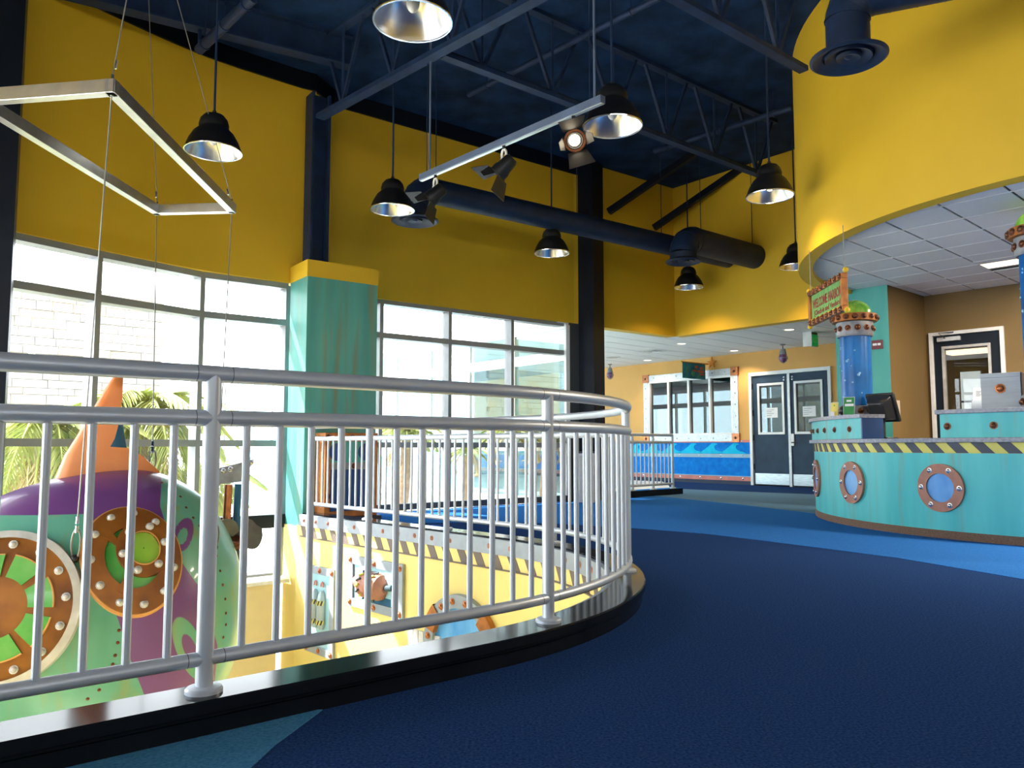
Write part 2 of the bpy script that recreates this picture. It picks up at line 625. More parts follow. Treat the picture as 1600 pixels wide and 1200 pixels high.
# plan points of the building
B1 = [Vector((-4.86, 6.78)), Vector((-4.602, 7.219)), Vector((-4.204, 7.845)), Vector((-3.533, 8.809)), Vector((-2.785, 9.402))]


def smooth_pts(P, k=6):
    out = []
    Q = [P[0] * 2 - P[1]] + list(P) + [P[-1] * 2 - P[-2]]
    for i in range(1, len(Q) - 2):
        for j in range(k):
            t = j / k
            a, b, c, d = Q[i - 1], Q[i], Q[i + 1], Q[i + 2]
            out.append(0.5 * ((2 * b) + (c - a) * t + (2 * a - 5 * b + 4 * c - d) * t * t + (3 * b - a - 3 * c + d) * t ** 3))
    return out + [P[-1]]


def left_path(P):
    out = []
    for k, p in enumerate(P):
        d = (P[min(k + 1, len(P) - 1)] - P[max(k - 1, 0)]).normalized()
        out.append((p, Vector((-d.y, d.x))))
    return out


B1S = smooth_pts([B1[0], B1[1], Vector((-4.165, 7.90)), Vector((-3.55, 8.72)), B1[4], Vector((-2.50, 9.61))])
W2a, W2b = Vector((-2.43, 9.985)), Vector((1.02, 12.62))
WH = hd(52.5)
PC = Vector((1.273, 12.74))                         # black column
HC = Vector((2.96, 13.98))                          # corner of the upper hall walls
DW = Vector((5.421, 17.598))                        # left jamb of the double door
DA = 141.5                                          # heading along the door wall, to the right
DF = FR(DW.x, DW.y, 0, DA)                          # door wall frame: x right, y into... left of heading = towards the wall's back
FA = -40.0                                          # heading of the glazed wing
F0 = Vector((0.93, 12.50))


def wing(t):
    return F0 + Vector(hd(FA)[:2]) * t


def dwp(u):
    return DW + Vector(hd(DA)[:2]) * u


CEILZ = 5.6
WT = 5.38
DC = Vector((6.69, 8.16))                           # drum centre
DR, DRI = 3.41, 3.25
CC = Vector((6.756, 8.866))                         # reception counter centre
CR = 3.10
TL, TR_ = Vector((4.60, 10.97)), Vector((5.10, 10.43))   # teal pilaster
OC = Vector((6.03, 11.244))                         # office wall corner
OA = 137.0

# ---- floor: carpeted upper floor around the opening
poly = [(p.x, p.y) for p, n in rsteps(S0, S1, -0.06)]
pf = poly + [(-2.0, 9.75), (W2a.x + 0.2, W2a.y - 0.1), (W2b.x, W2b.y), (wing(15.5).x, wing(15.5).y), (dwp(-14).x, dwp(-14).y),
             (dwp(2.9).x, dwp(2.9).y), (12.0, 15.5), (12.0, -4.2), (-5.3, -4.2)]
floor = struct('floor', MB().prism(pf, -0.32, 0.0), 'carpet_navy', 'dark navy speckled carpet floor around the railed opening', 'floor')


def inlay(pts, m, z=0.004):
    return part('carpet_panel', MB().prism([tuple(p) for p in pts], 0.0005, z), m, floor)


c_edge = [(-0.05, 9.0), (0.6, 8.75), (1.22, 8.35), (1.9, 7.8), (2.33, 7.18), (2.98, 6.11), (3.32, 5.13), (3.5, 4.2)]
s_edge = [(7.6, 4.2), (6.6, 6.0), (3.9, 10.09), (3.41, 11.63), (2.476, 13.73), (1.9, 13.05), (1.2, 12.3), (-1.35, 10.45), (-1.9, 9.75), (-1.95, 8.78)]
inlay(c_edge + s_edge, 'carpet_blue')
inlay([(3.9, 10.09), (3.41, 11.63), (2.476, 13.73), (1.9, 14.6), (3.334, 16.0), (4.406, 14.987), (5.464, 14.092), (6.4, 13.2), (4.4, 10.4)], 'carpet_steel', 0.0055)
inlay([(1.62, 13.2), (2.93, 14.45), (3.45, 17.2), (3.70, 19.2), tuple(dwp(-9)), tuple(wing(10)), tuple(wing(0.6))], 'pale_floor', 0.006)
pt = [rpath(s) for s in (-0.75, -3.0, -6.0)]
inlay([(-0.62, 2.62), (-0.684, 2.32), (-0.70, 2.164), (-0.66, 1.5), (-0.8, 0.3), (-2.6, -0.6)] + [tuple((p + n * 0.05)[:2]) for p, n in pt[::-1]], 'carpet_teal')
# lower floor under the opening
lf = struct('floor', MB().prism([(-6.5, -6), (2.0, -2), (2.2, 6.2), (-2.6, 11.2), (-6.5, 8)], -3.95, -3.75), 'concrete',
            'pale concrete lower floor under the railed opening', 'floor')

# ---- curb round the opening
cs = rsteps(S0, S1)
curb = MB().sweep(cs, [(-0.085, -0.03), (0.075, -0.03), (0.075, 0.052), (0.083, 0.058), (0.083, 0.066), (0.095, 0.072), (0.095, 0.104), (0.089, 0.11), (-0.085, 0.11)])
struct('trim_1', curb, 'curb_black', 'glossy black curb round the opening under the silver railing', 'curb', smooth=25)

# ---- wall of the opening (pale yellow) with fascia, rivets and hazard stripes
ow = MB().sweep(rsteps(S0, S1 + 0.1), [(-0.10, -3.8), (0.0, -3.8), (0.0, -0.03), (-0.10, -0.03)])
owall = struct('wall_opening', ow, 'yellow_pale', 'pale yellow wall below the curb of the opening, with riveted fascia', 'wall')
part('fascia', MB().sweep(rsteps(-0.5, S1), [(-0.125, -0.03), (-0.086, -0.03), (-0.086, 0.095), (-0.125, 0.095)]), 'fascia_steel', owall)
part('fascia', MB().sweep(rsteps(-3.0, S1), [(-0.118, -0.155), (-0.099, -0.155), (-0.099, -0.145), (-0.118, -0.145)]), 'hazard_brown', owall)
s = -0.4
while s < S1:
    p, n = rpath(s)
    if s > 1.0:
        inst('rivet', BOLT_PINK, owall, align(p - n * 0.125 + Vector((0, 0, 0.035)), -n))
    s += 0.26
s = 0.0
while s < S1 - 0.1:                                  # slanted dark stripes
    vs = []
    for (ds, z) in ((0, -0.032), (0.10, -0.032), (0.165, -0.146), (0.065, -0.146)):
        p, n = rpath(min(s + (0.17 - ds), S1))
        vs.append(p - n * 0.104 + Vector((0, 0, z)))
    m_ = MB().add([tuple(v) for v in vs], [(0, 1, 2, 3)])
    vs2 = []
    for (ds, z) in ((0, -0.032), (0.10, -0.032), (0.165, -0.146), (0.065, -0.146)):
        p, n = rpath(min(s + (0.17 - ds), S1))
        vs2.append(p - n * 0.099 + Vector((0, 0, z)))
    m_.add([tuple(v) for v in vs2], [(0, 1, 2, 3)])
    for k in range(4):
        m_.f.append((k, (k + 1) % 4, 4 + (k + 1) % 4, 4 + k))
        m_.m.append(0)
    part('hazard_stripe', m_, 'hazard_brown', owall, smooth=0)
    s += 0.215

# ---- yellow upper walls
yw = MB()
yw.sweep(left_path(B1S), [(0.0, 2.87), (0.2, 2.87), (0.2, WT), (0.0, WT)])
yw.wall(W2a, W2b, 2.87, WT, 0.0, 0.2)
yw.wall(B1S[-1] + Vector((-0.03, -0.03)), W2a + Vector((0.05, 0.05)), 2.87, WT, 0.0, 0.2)
yw.wall(W2b, PC + Vector((0.2, 0.1)), 2.87, WT, 0.0, 0.2)
struct('wall_left', yw, 'yellow_paint', 'tall yellow wall above the windows, its left end curved', 'wall', smooth=20)
bt = MB()
bt.sweep(left_path(B1S), [(-0.03, WT), (0.2, WT), (0.2, CEILZ + 0.1), (-0.03, CEILZ + 0.1)])
bt.wall(B1S[-1] + Vector((-0.03, -0.03)), W2a + Vector((0.05, 0.05)), WT, CEILZ + 0.1, -0.03, 0.2)
bt.wall(W2a, W2b + Vector((0.3, 0.23)), WT, CEILZ + 0.1, -0.03, 0.2)
struct('trim_2', bt, 'black_steel', 'dark band along the top of the yellow window wall', 'trim')
hb = MB()
h0 = PC + Vector((0.02, -0.02))
hb.wall(h0, HC, 2.85, CEILZ + 0.1, 0.0, 0.2)
HR = HC + Vector(hd(140.5)[:2]) * 3.55
hb.wall(HC, HR, 2.85, CEILZ + 0.1, 0.0, 0.2)
struct('wall_back', hb, 'yellow_paint', 'yellow corner walls above the white soffit, behind the hanging ducts', 'wall')

# ---- drum over the reception counter
dm = MB()
DT = Matrix.Translation((DC.x, DC.y, 0))
dm.lathe([(DRI, 3.12), (DRI, 3.0), (DR, 3.0), (DR, CEILZ + 0.05)], 96, DT, 0, rad(70), rad(330))
struct('wall_drum', dm, 'yellow_paint', 'big curved yellow drum wall hanging over the reception counter', 'wall')


def clip(poly, inside, cut):
    out = []
    for i in range(len(poly)):
        a, b = poly[i], poly[(i + 1) % len(poly)]
        ia, ib = inside(a), inside(b)
        if ia:
            out.append(a)
        if ia != ib:
            out.append(cut(a, b))
    return out


def clip_line(poly, p, n):                          # keep side where (x-p).n <= 0
    ins = lambda q: (q - p).dot(n) <= 1e-9
    def cut(a, b):
        da, db = (a - p).dot(n), (b - p).dot(n)
        return a + (b - a) * (da / (da - db))
    return clip(poly, ins, cut)


def clip_circle(poly, c, r, k=40):
    for i in range(k):
        n = Vector((math.cos(2 * PI * i / k), math.sin(2 * PI * i / k)))
        poly = clip_line(poly, c + n * r, n)
        if len(poly) < 3:
            return poly
    return poly


# ceilings with tiles: lx along heading 48, ly across
GX, GY = Vector(hd(48)[:2]), Vector((math.cos(rad(48)), -math.sin(rad(48))))


def tiled(parent, z, x0, x1, y0, y1, dx, dy, clips, m, off, skip=None, gapx=0.006, gapy=0.011):
    i0 = math.floor((x0 - off[0]) / dx)
    j0 = math.floor((y0 - off[1]) / dy)
    i = i0
    while off[0] + i * dx < x1:
        j = j0
        while off[1] + j * dy < y1:
            xa, ya = off[0] + i * dx, off[1] + j * dy
            j += 1
            if skip and skip(xa + dx / 2, ya + dy / 2):
                continue
            q = [(xa + gapx, ya + gapy), (xa + dx - gapx, ya + gapy), (xa + dx - gapx, ya + dy - gapy), (xa + gapx, ya + dy - gapy)]
            P = [GX * a + GY * b for a, b in q]
            for c in clips:
                P = c(P)
                if len(P) < 3:
                    break
            if len(P) < 3:
                continue
            area = abs(sum(P[k].x * P[(k + 1) % len(P)].y - P[(k + 1) % len(P)].x * P[k].y for k in range(len(P)))) / 2
            if area < 0.006:
                continue
            part('ceiling_tile', MB().prism([tuple(p) for p in P], z, z + 0.012), m, parent, smooth=0)
        i += 1


n_off = Vector((hd(48).x, hd(48).y))                # office wall normal, pointing into the office
dc = struct('ceiling', MB().prism([(DC.x + 3.24 * math.cos(2 * PI * k / 48), DC.y + 3.24 * math.sin(2 * PI * k / 48)) for k in range(48)], 3.075, 3.10),
            'grid_dark', 'round lay-in tile ceiling inside the yellow drum', 'ceiling')
trof = (10.56, 11.11, -2.6, -3.66)                  # recessed troffer in grid coordinates
tiled(dc, 3.055, 4, 14, -5.5, 3.5, 0.557, 0.557,
      [lambda P: clip_circle(P, DC, DRI - 0.005), lambda P: clip_line(P, OC, n_off)], 'ceiling_tile_grey', (8.15 - 0.557 * 12, -3.103),
      skip=lambda x, y: 10.4 < x < 11.1 and -3.10 < y < -1.98)
for k in range(3, 17):                              # white cross tees
    xx = 8.15 + 0.557 * (k - 8)
    half = DRI
    d = xx - DC.dot(GX)
    if abs(d) < DRI - 0.1:
        hlf = math.sqrt(DRI ** 2 - d * d)
        y0 = DC.dot(GY)
        a = GX * xx + GY * (y0 - hlf)
        b = GX * xx + GY * (y0 + hlf)
        if (a - OC).dot(n_off) < 0.1:
            part('cross_tee', MB().bar((a.x, a.y, 3.058), (b.x, b.y, 3.058), 0.012, 0.012), 'grid_white', dc, smooth=0)

# main soffit ceiling
sof = [tuple(W2b), tuple(PC), tuple(HC), tuple(HR), (5.0, 11.4), tuple(TL), (6.95, 15.7), tuple(dwp(2.4)), tuple(dwp(-14)), tuple(wing(15.5))]
SP_ = [Vector(p) for p in [tuple(W2b), (1.27, 12.86), (2.985, 14.12), (4.99, 11.69), (6.95, 15.7), tuple(dwp(-14)), tuple(wing(15.5))]]
soffit = struct('ceiling', MB().prism([tuple(p) for p in SP_], 3.02, 3.05), 'grid_dark', 'low white tiled soffit in front of the double doors', 'ceiling')
wn = Vector((math.cos(rad(FA)), -math.sin(rad(FA))))
hn = Vector((math.cos(rad(140.5)), -math.sin(rad(140.5))))
dn = Vector((math.cos(rad(-38.5)), -math.sin(rad(-38.5))))
en = Vector((math.cos(rad(25.7)), -math.sin(rad(25.7))))
pn_h = Vector((math.cos(rad(53.1)), -math.sin(rad(53.1))))
s_skip = lambda x, y: (GX * x + GY * y - F0).dot(wn) < -0.6 or (GX * x + GY * y).y > 24.5
tiled(soffit, 3.0, 9, 24, -16, 0, 1.114, 0.557,
      [lambda P: clip_line(P, DW, dn), lambda P: clip_line(P, F0, -wn), lambda P: clip_line(P, HC - hn * 0.06, hn), lambda P: clip_line(P, TL, en)],
      'ceiling_tile', (10.0, -3.2), skip=s_skip)
tiled(soffit, 3.0, 9, 24, -16, 0, 1.114, 0.557,
      [lambda P: clip_line(P, DW, dn), lambda P: clip_line(P, F0, -wn), lambda P: clip_line(P, HC - hn * 0.05, -hn), lambda P: clip_line(P, HC - pn_h * 0.06, pn_h), lambda P: clip_line(P, PC + Vector(hd(50.5)[:2]) * 0.16, -Vector(hd(50.5)[:2]))],
      'ceiling_tile', (10.0, -3.2), skip=s_skip)

# ---- roof deck
struct('ceiling', MB().prism([(-6.4, -5), (13, -5), (13, 16), (0.5, 16), (-3.4, 10.6), (-6.4, 7.5)], CEILZ, CEILZ + 0.15), 'navy_deck',
       'dark navy roof deck of the hall above the steel joists', 'ceiling')

# ---- hidden sides of the hall
hs = MB()
FZ0, FZ1 = 2.7, 3.7
hs.wall((-5.6, -4.0), (12.0, -4.0), -0.3, FZ0, -0.2, 0.0)
hs.wall((-5.6, -4.0), (12.0, -4.0), FZ1, CEILZ, -0.2, 0.0)
hs.wall((-5.6, -4.0), (-4.6, -4.0), FZ0, FZ1, -0.2, 0.0)
hs.wall((11.0, -4.0), (12.0, -4.0), FZ0, FZ1, -0.2, 0.0)
struct('wall_front', hs, 'yellow_paint', 'yellow hall wall behind the viewpoint', 'wall')
hs = MB()
hs.wall((12.0, 15.5), (12.0, -4.2), -0.3, CEILZ, 0.0, 0.2)
struct('wall_right', hs, 'yellow_paint', 'yellow hall wall beyond the counter on the right', 'wall')
bay0 = [Vector((-5.5, -2.2)), Vector((-5.5, 2.4)), Vector((-5.28, 5.2)), Vector((-4.95, 6.55))]
hs = MB()
hs.wall((-5.5, -4.1), (-5.5, -2.2), -3.8, CEILZ, 0.0, 0.2)
for a, b in zip(bay0[:-1], bay0[1:]):
    hs.wall(a, b, 2.87, CEILZ, 0.0, 0.2)
hs.wall(bay0[-1], B1S[0], -3.8, CEILZ, 0.0, 0.2)
struct('wall_side', hs, 'yellow_paint', 'yellow wall over the side windows left of the opening', 'wall')
hs = MB()
hs.wall((-5.5, -4.1), (-0.2, 2.9), -3.8, -0.32, 0.5, 0.6)
hs.wall((-6.4, -4.0), (-3.0, -4.0), -3.8, -0.3, -0.2, 0.0)
struct('wall_under', hs, 'cream_paint', 'cream wall under the upper floor edge', 'wall')


# ---- windows: every bar and every pane a part
def window(name, label, pts, zs, z_bars, mull, frame_m, glass_m, bw=0.055, bd=0.11, t0=0.03, inner=None):
    """pts: plan polyline of mullion positions; zs: transom heights"""
    r = tag(link(name, None), label, 'window', None, 'structure')
    for k, p in enumerate(pts):
        if k == 0:
            d = pts[1] - p
        elif k == len(pts) - 1:
            d = p - pts[k - 1]
        else:
            d = (pts[k + 1] - p).normalized() + (p - pts[k - 1]).normalized()
        a = math.degrees(math.atan2(d.x, d.y))
        part('mullion', MB().box(-bw / 2, bw / 2, t0, t0 + bd, zs[0], zs[-1], FR(p.x, p.y, 0, a)), frame_m, r, smooth=0)
    for a, b in zip(pts[:-1], pts[1:]):
        for k, z in enumerate(zs):
            h = mull[k] if isinstance(mull, (list, tuple)) else mull
            part('transom', MB().wall(a, b, z - h / 2, z + h / 2, t0 + 0.005, t0 + bd - 0.005), frame_m, r, smooth=0)
        for z0, z1 in zip(zs[:-1], zs[1:]):
            part('pane', MB().wall(a, b, z0, z1, t0 + bd * 0.6, t0 + bd * 0.6 + 0.012), glass_m, r, smooth=0)
    return r


window('window_1', 'curved wall of grey-framed windows left of the teal pillar', B1[1:] if False else [B1[0], B1[2], B1[3], B1[4] + Vector((0.05, 0.04))],
       [-0.67, -0.02, 0.90, 2.38, 2.84], None, 0.075, 'grey_frame', 'glass_clear', bd=0.19)
bp = [W2a + Vector((0.06, 0.045)), Vector((-1.758, 10.491)), Vector((-0.876, 11.168)), Vector((0.029, 11.863)), Vector((0.92, 12.545))]
window('window_2', 'grey-framed windows between the teal pillar and the black column', bp, [0.04, 0.885, 2.38, 2.85], None, 0.075, 'grey_frame', 'glass_clear', bd=0.17)
part('mullion', MB().wall((0.93, 12.55), (1.10, 12.68), 0, 2.87, -0.02, 0.16), 'dark_frame', bpy.data.objects['window_2'])
window('window_3', 'side windows left of the opening beyond the frame', bay0, [-0.67, -0.05, 0.90, 2.38, 2.84], None, 0.075, 'grey_frame', 'glass_clear')
window('fill_window_back', 'unseen high windows added behind the viewpoint as fill light', [Vector((-4.6 + 15.6 * k / 8, -4.0)) for k in range(9)], [FZ0, FZ1], None, 0.075, 'grey_frame', 'glass_clear', t0=-0.16)  # unseen glazing added for fill light from the camera side
wpts = [wing(t) for t in (0.05, 1.35, 2.65, 3.95, 5.25, 6.55, 7.85, 9.15, 10.45, 11.75, 13.05, 14.35, 15.5)]
window('window_4', 'pale cyan glazed wing outside, seen through the windows', wpts, [-3.7, -2.1, -0.06, 0.86, 2.33, 2.83], None, [0.1, 0.1, 0.16, 0.14, 0.16, 0.12],
       'white_frame', 'glass_wing', bw=0.05, bd=0.10, t0=-0.05)
ll = MB()
for a, b in zip(B1[:-1], B1[1:]):
    ll.wall(a, b, -3.8, -0.70, 0.0, 0.15)
lwl = struct('wall_lower', ll, 'cream_paint', 'cream low wall under the lower windows by the opening', 'wall')
ll = MB()
for a, b in zip(bay0[:-1], bay0[1:]):
    ll.wall(a, b, -3.8, -0.70, 0.0, 0.15)
struct('wall_lower', ll, 'cream_paint', 'cream low wall under the side windows', 'wall')
ll = MB()
for a, b in zip(B1[:-1], B1[1:]):
    ll.wall(a, b, -0.70, -0.66, -0.35, 0.12)
part('ledge', ll, 'riveted_steel', lwl)
ll = MB()
for a, b in zip(B1[:-1], B1[1:]):
    ll.wall(a, b, -0.10, 0.055, -0.02, 0.14)
ll.wall(B1[-1], B1S[-1], -0.10, 0.055, -0.02, 0.14)
struct('trim_3', ll, 'black_steel', 'black beam across the curved windows at floor level', 'beam')
sill = MB().wall(W2a + Vector((0.3, 0.23)), W2b, 0.0, 0.085, -0.03, 0.1)
struct('baseboard_left', sill, 'dark_frame', 'dark sill along the foot of the windows', 'baseboard')
# jambs (light returns) beside the mullions are the mullions' own depth

# ---- teal pillar with yellow cap
PF = FR(-2.40, 9.0, 0, 53)                          # x along its right face, y to the left = away
pl = struct('wall_pillar', MB().box(0, 0.91, 0, 0.53, -3.8, 2.86, PF), 'teal_rust', 'teal rust-streaked box pillar between the two window bays', 'pillar')
part('cap', MB().box(-0.006, 0.916, -0.006, 0.536, 2.86, 3.06, PF), 'yellow_paint', pl)
part('base', MB().box(-0.012, 0.922, -0.012, 0.542, -3.8, -0.06, PF), 'yellow_pale', pl)


# ---- steel columns
def wide_flange(F, z0, z1, b=0.26, h=0.30, t=0.03):
    m = MB()
    m.box(-b / 2, b / 2, -h / 2, -h / 2 + t, z0, z1, F)
    m.box(-b / 2, b / 2, h / 2 - t, h / 2, z0, z1, F)
    m.box(-t / 2, t / 2, -h / 2 + t, h / 2 - t, z0, z1, F)
    return m


c0 = gy(495, 300, 9.35)
struct('column', wide_flange(FR(c0.x, c0.y, 0, 143), 3.06, 5.2, 0.22, 0.24), 'navy_steel', 'dark steel column rising from the teal pillar', 'column')
m = MB().box(-0.17, 0.17, -0.17, 0.17, 0, CEILZ, FR(PC.x, PC.y, 0, 33))
m.box(-0.19, 0.19, -0.185, -0.17, 0, CEILZ, FR(PC.x, PC.y, 0, 33))
struct('column', m, 'black_steel', 'black steel column at the right end of the windows', 'column')
m = MB().box(-0.24, 0.0, -0.16, 0.16, -3.8, CEILZ, FR(-4.43, 6.80, 0, 60))
m.box(-0.42, -0.24, -0.02, 0.02, -3.8, CEILZ, FR(-4.43, 6.80, 0, 60))
m.box(-0.5, -0.42, -0.16, 0.16, -3.8, CEILZ, FR(-4.43, 6.80, 0, 60))
struct('column', m, 'black_steel', 'black steel column at the left edge before the curved windows', 'column')

# ---- door wall (tan) with mural, window and double door
wl = MB()
Z = lambda u0, u1, z0, z1: wl.box(u0, u1, 0.0, 0.2, z0, z1, DF)
Z(-14, -3.02, 0, 3.05)
Z(-3.02, -0.50, 0, 1.10)
Z(-3.02, -0.50, 2.55, 3.05)
Z(-0.50, 0.0, 0, 3.05)
Z(0.0, 1.92, 2.51, 3.05)
Z(1.92, 2.8, 0, 3.05)
dwall = struct('wall_door', wl, 'tan_paint', 'tan wall with the wave mural and the navy double door', 'wall')


def band(z0, z1, m, t=0.012, u0=-14, u1=-0.02, name='mural_band'):
    part(name, MB().box(u0, u1, -t, 0.0, z0, z1, DF), m, dwall, smooth=0)


band(0.0, 0.085, 'base_navy', 0.014, name='skirting')
band(0.085, 0.175, 'mural_pink', 0.022)
band(0.175, 0.195, 'mural_grey', 0.026)
band(0.195, 0.61, 'mural_blue', 0.010)
band(0.61, 0.695, 'mural_grey', 0.022)
band(0.695, 0.96, 'mural_blue', 0.010)
band(0.96, 1.015, 'mural_pink', 0.020)
for k in range(21):                                 # curling waves, each a raised cut-out
    u = -0.42 - 0.60 * k
    pts = [(-0.42, 0.70)]
    for t in range(9):
        a = t / 8
        pts.append((-0.36 + 0.30 * a, 0.70 + 0.235 * (a ** 1.5)))
    pts += [(-0.02, 0.945), (0.03, 0.938), (0.055, 0.915), (0.02, 0.905), (-0.005, 0.875), (-0.005, 0.83), (0.015, 0.79), (0.06, 0.757), (0.12, 0.745), (0.17, 0.70)]
    m = MB().prism([(x * 1.5, z) for x, z in pts], 0.010, 0.017, Matrix.Identity(4))
    R = DF @ Matrix(((1, 0, 0, u), (0, 0, -1, 0), (0, 1, 0, 0), (0, 0, 0, 1)))
    m.v = [tuple(R @ Vector(p)) for p in m.v]
    part('wave', m, 'mural_cyan', dwall, smooth=0)
for k in range(22):
    for z, me in ((0.13, BOLT_STEEL), (0.655, BOLT_SMALL), (0.99, BOLT_SMALL)):
        if k % 2 == 0 or True:
            p = DF @ Vector((-0.25 - 0.60 * k, -0.022, z))
            inst('rivet', me, dwall, align(p, DF.to_3x3() @ Vector((0, -1, 0))))
WN = DF.to_3x3() @ Vector((0, -1, 0))

# riveted window in the door wall
rw = tag(link('window_5', None), 'interior window in a riveted steel frame with copper corners', 'window', None, 'structure')
U0, U1, V0, V1 = -3.20, -0.33, 0.985, 2.68
fw = 0.15
for (a, b, c, d) in ((U0 + 0.18, U1 - 0.18, V0, V0 + fw), (U0 + 0.18, U1 - 0.18, V1 - fw, V1), (U0, U0 + fw, V0 + 0.18, V1 - 0.18), (U1 - fw, U1, V0 + 0.18, V1 - 0.18)):
    part('steel_border', MB().box(a, b, -0.035, 0.0, c, d, DF), 'riveted_steel', rw)
for a in (U0 - 0.02, U1 - 0.18):
    for c in (V0 - 0.02, V1 - 0.18):
        pp = part('corner_plate', MB().box(a, a + 0.20, -0.05, 0.0, c, c + 0.20, DF), 'copper', rw)
        inst('bolt', BOLT_DARK, pp, align(DF @ Vector((a + 0.1, -0.05, c + 0.1)), WN))
for k in range(7):
    for c in (V0 + fw / 2, V1 - fw / 2):
        inst('rivet', BOLT_SMALL, rw, align(DF @ Vector((U0 + 0.35 + (U1 - U0 - 0.7) * k / 6, -0.035, c)), WN))
for k in range(5):
    for a in (U0 + fw / 2, U1 - fw / 2):
        inst('rivet', BOLT_SMALL, rw, align(DF @ Vector((a, -0.035, V0 + 0.33 + (V1 - V0 - 0.66) * k / 4)), WN))
i0, i1, j0, j1 = U0 + fw, U1 - fw, V0 + fw, V1 - fw
for (a, b, c, d) in ((i0, i1, j0, j0 + 0.05), (i0, i1, j1 - 0.05, j1), (i0, i0 + 0.05, j0, j1), (i1 - 0.05, i1, j0, j1)):
    part('frame_bar', MB().box(a, b, -0.025, 0.10, c, d, DF), 'white_frame', rw)
pw = (i1 - i0 - 0.05) / 4
for k in range(1, 4):
    u = i0 + 0.025 + pw * k
    part('mullion', MB().box(u - 0.03, u + 0.03, -0.02, 0.10, j0, j1, DF), 'white_frame', rw)
for k in range(4):
    u = i0 + 0.025 + pw * k
    part('pane', MB().box(u + 0.02, u + pw - 0.02, 0.045, 0.055, j0 + 0.03, j1 - 0.03, DF), 'glass_lite', rw, smooth=0)
bx = MB().box(-3.3, 2.6, 0.9, 1.0, 0.0, 3.05, DF)
bx.box(-3.4, -3.3, 0.2, 1.0, 0.0, 3.05, DF)
bx.box(2.5, 2.6, 0.2, 1.0, 0.0, 3.05, DF)
bx.box(-3.4, 2.6, 0.0, 1.0, -0.1, 0.0, DF).box(-3.4, 2.6, 0.2, 1.0, 3.0, 3.1, DF)
struct('wall_room', bx, 'brown_paint', 'dim brown room behind the interior window and double door', 'wall')

# double door
dd = tag(link('door_1', None), 'navy double door with glass lites and steel kick plates', 'door', None, 'structure')
for (a, b, c, d) in ((-0.03, 0.04, 0, 2.53), (1.88, 1.95, 0, 2.53), (0.04, 1.88, 2.45, 2.53)):
    part('door_frame', MB().box(a, b, -0.05, 0.1, c, d, DF), 'white_frame', dd, bevel=0.004)
part('door_frame', MB().box(0.93, 0.99, -0.03, 0.07, 0, 2.45, DF), 'riveted_steel', dd)
for side, (a, b) in enumerate(((0.045, 0.93), (0.99, 1.875))):
    lf_ = MB()
    l0, l1 = (a + 0.16, b - 0.12) if side == 0 else (a + 0.12, b - 0.16)
    lf_.box(a, b, 0.0, 0.05, 0.02, 1.16, DF).box(a, b, 0.0, 0.05, 2.24, 2.445, DF).box(a, l0, 0, 0.05, 1.16, 2.24, DF).box(l1, b, 0, 0.05, 1.16, 2.24, DF)
    leaf = part('door_leaf', lf_, 'door_navy', dd)
    fr = MB()
    for (c0_, c1_, e0, e1) in ((l0 - 0.03, l1 + 0.03, 1.13, 1.18), (l0 - 0.03, l1 + 0.03, 2.22, 2.27), (l0 - 0.03, l0 + 0.02, 1.18, 2.22), (l1 - 0.02, l1 + 0.03, 1.18, 2.22)):
        fr.box(c0_, c1_, -0.02, 0.055, e0, e1, DF)
    part('lite_frame', fr, 'white_frame', leaf)
    part('pane', MB().box(l0, l1, 0.022, 0.03, 1.16, 2.24, DF), 'glass_lite', leaf, smooth=0)
    part('kick_plate', MB().box(a + 0.02, b - 0.02, -0.006, 0.0, 0.03, 0.27, DF), 'steel_plate', leaf)
    hx = a - 0.01 if side == 0 else b - 0.01
    for z in (0.35, 1.0, 1.55, 2.15):
        part('hinge', MB().box(hx, hx + 0.022, -0.022, 0.0, z, z + 0.13, DF), 'plastic_dark' if side == 0 else 'steel_plate', leaf)
    bx0 = (b - 0.09) if side == 0 else (a + 0.05)
    for z in (2.32, 2.38):
        inst('bolt', BOLT_SMALL, leaf, align(DF @ Vector((bx0, -0.002, z)), WN))
    if side == 1:
        part('lock_plate', MB().box(a - 0.02, a + 0.07, -0.03, 0.0, 0.88, 1.14, DF), 'white_frame', leaf, bevel=0.004)
        part('lever_handle', MB().tube([DF @ Vector((a + 0.04, -0.03, 0.95)), DF @ Vector((a + 0.04, -0.07, 0.95)), DF @ Vector((a + 0.17, -0.075, 0.95))], 0.012), 'plastic_dark', leaf)
    nt_ = part('paper_notice', MB().box(l0 + 0.15, l0 + 0.45, 0.014, 0.018, 1.50, 1.72, DF), 'paper', leaf)
    for q in range(4):
        part('print_line', MB().box(l0 + 0.18, l0 + 0.30 + 0.03 * ((q * 2) % 4), 0.011, 0.014, 1.545 + 0.04 * q, 1.555 + 0.04 * q, DF), 'ink', nt_)

# ---- pilaster and tan walls of the counter room
NT = Vector((math.cos(rad(OA)), -math.sin(rad(OA))))
m = MB().wall(TL, TR_, 0, 3.08, 0.0, 0.12)
struct('wall_teal', m, 'teal_plain', 'teal wall end behind the blue pipe column', 'wall')
m = MB()
m.wall((TL.x + 0.09, TL.y + 0.12), (6.95, 15.7), 0, 3.05, -0.1, 0.0)
m.wall(TR_, OC, 0, 3.08, 0.0, 0.12)
struct('wall_return', m, 'brown_paint', 'brown side wall between the teal wall end and the office door', 'wall')
OF = FR(OC.x, OC.y, 0, OA)                          # x along office wall to the right, y = left of heading = behind the wall
da = (Vector((6.123, 11.263)) - OC).dot(Vector(hd(OA)[:2]))
D0, D1 = 0.05, 1.0
m = MB()
m.box(0, D0, 0, 0.14, 0, 3.08, OF).box(D1, 6.0, 0, 0.14, 0, 3.08, OF).box(D0, D1, 0, 0.14, 2.50, 3.08, OF)
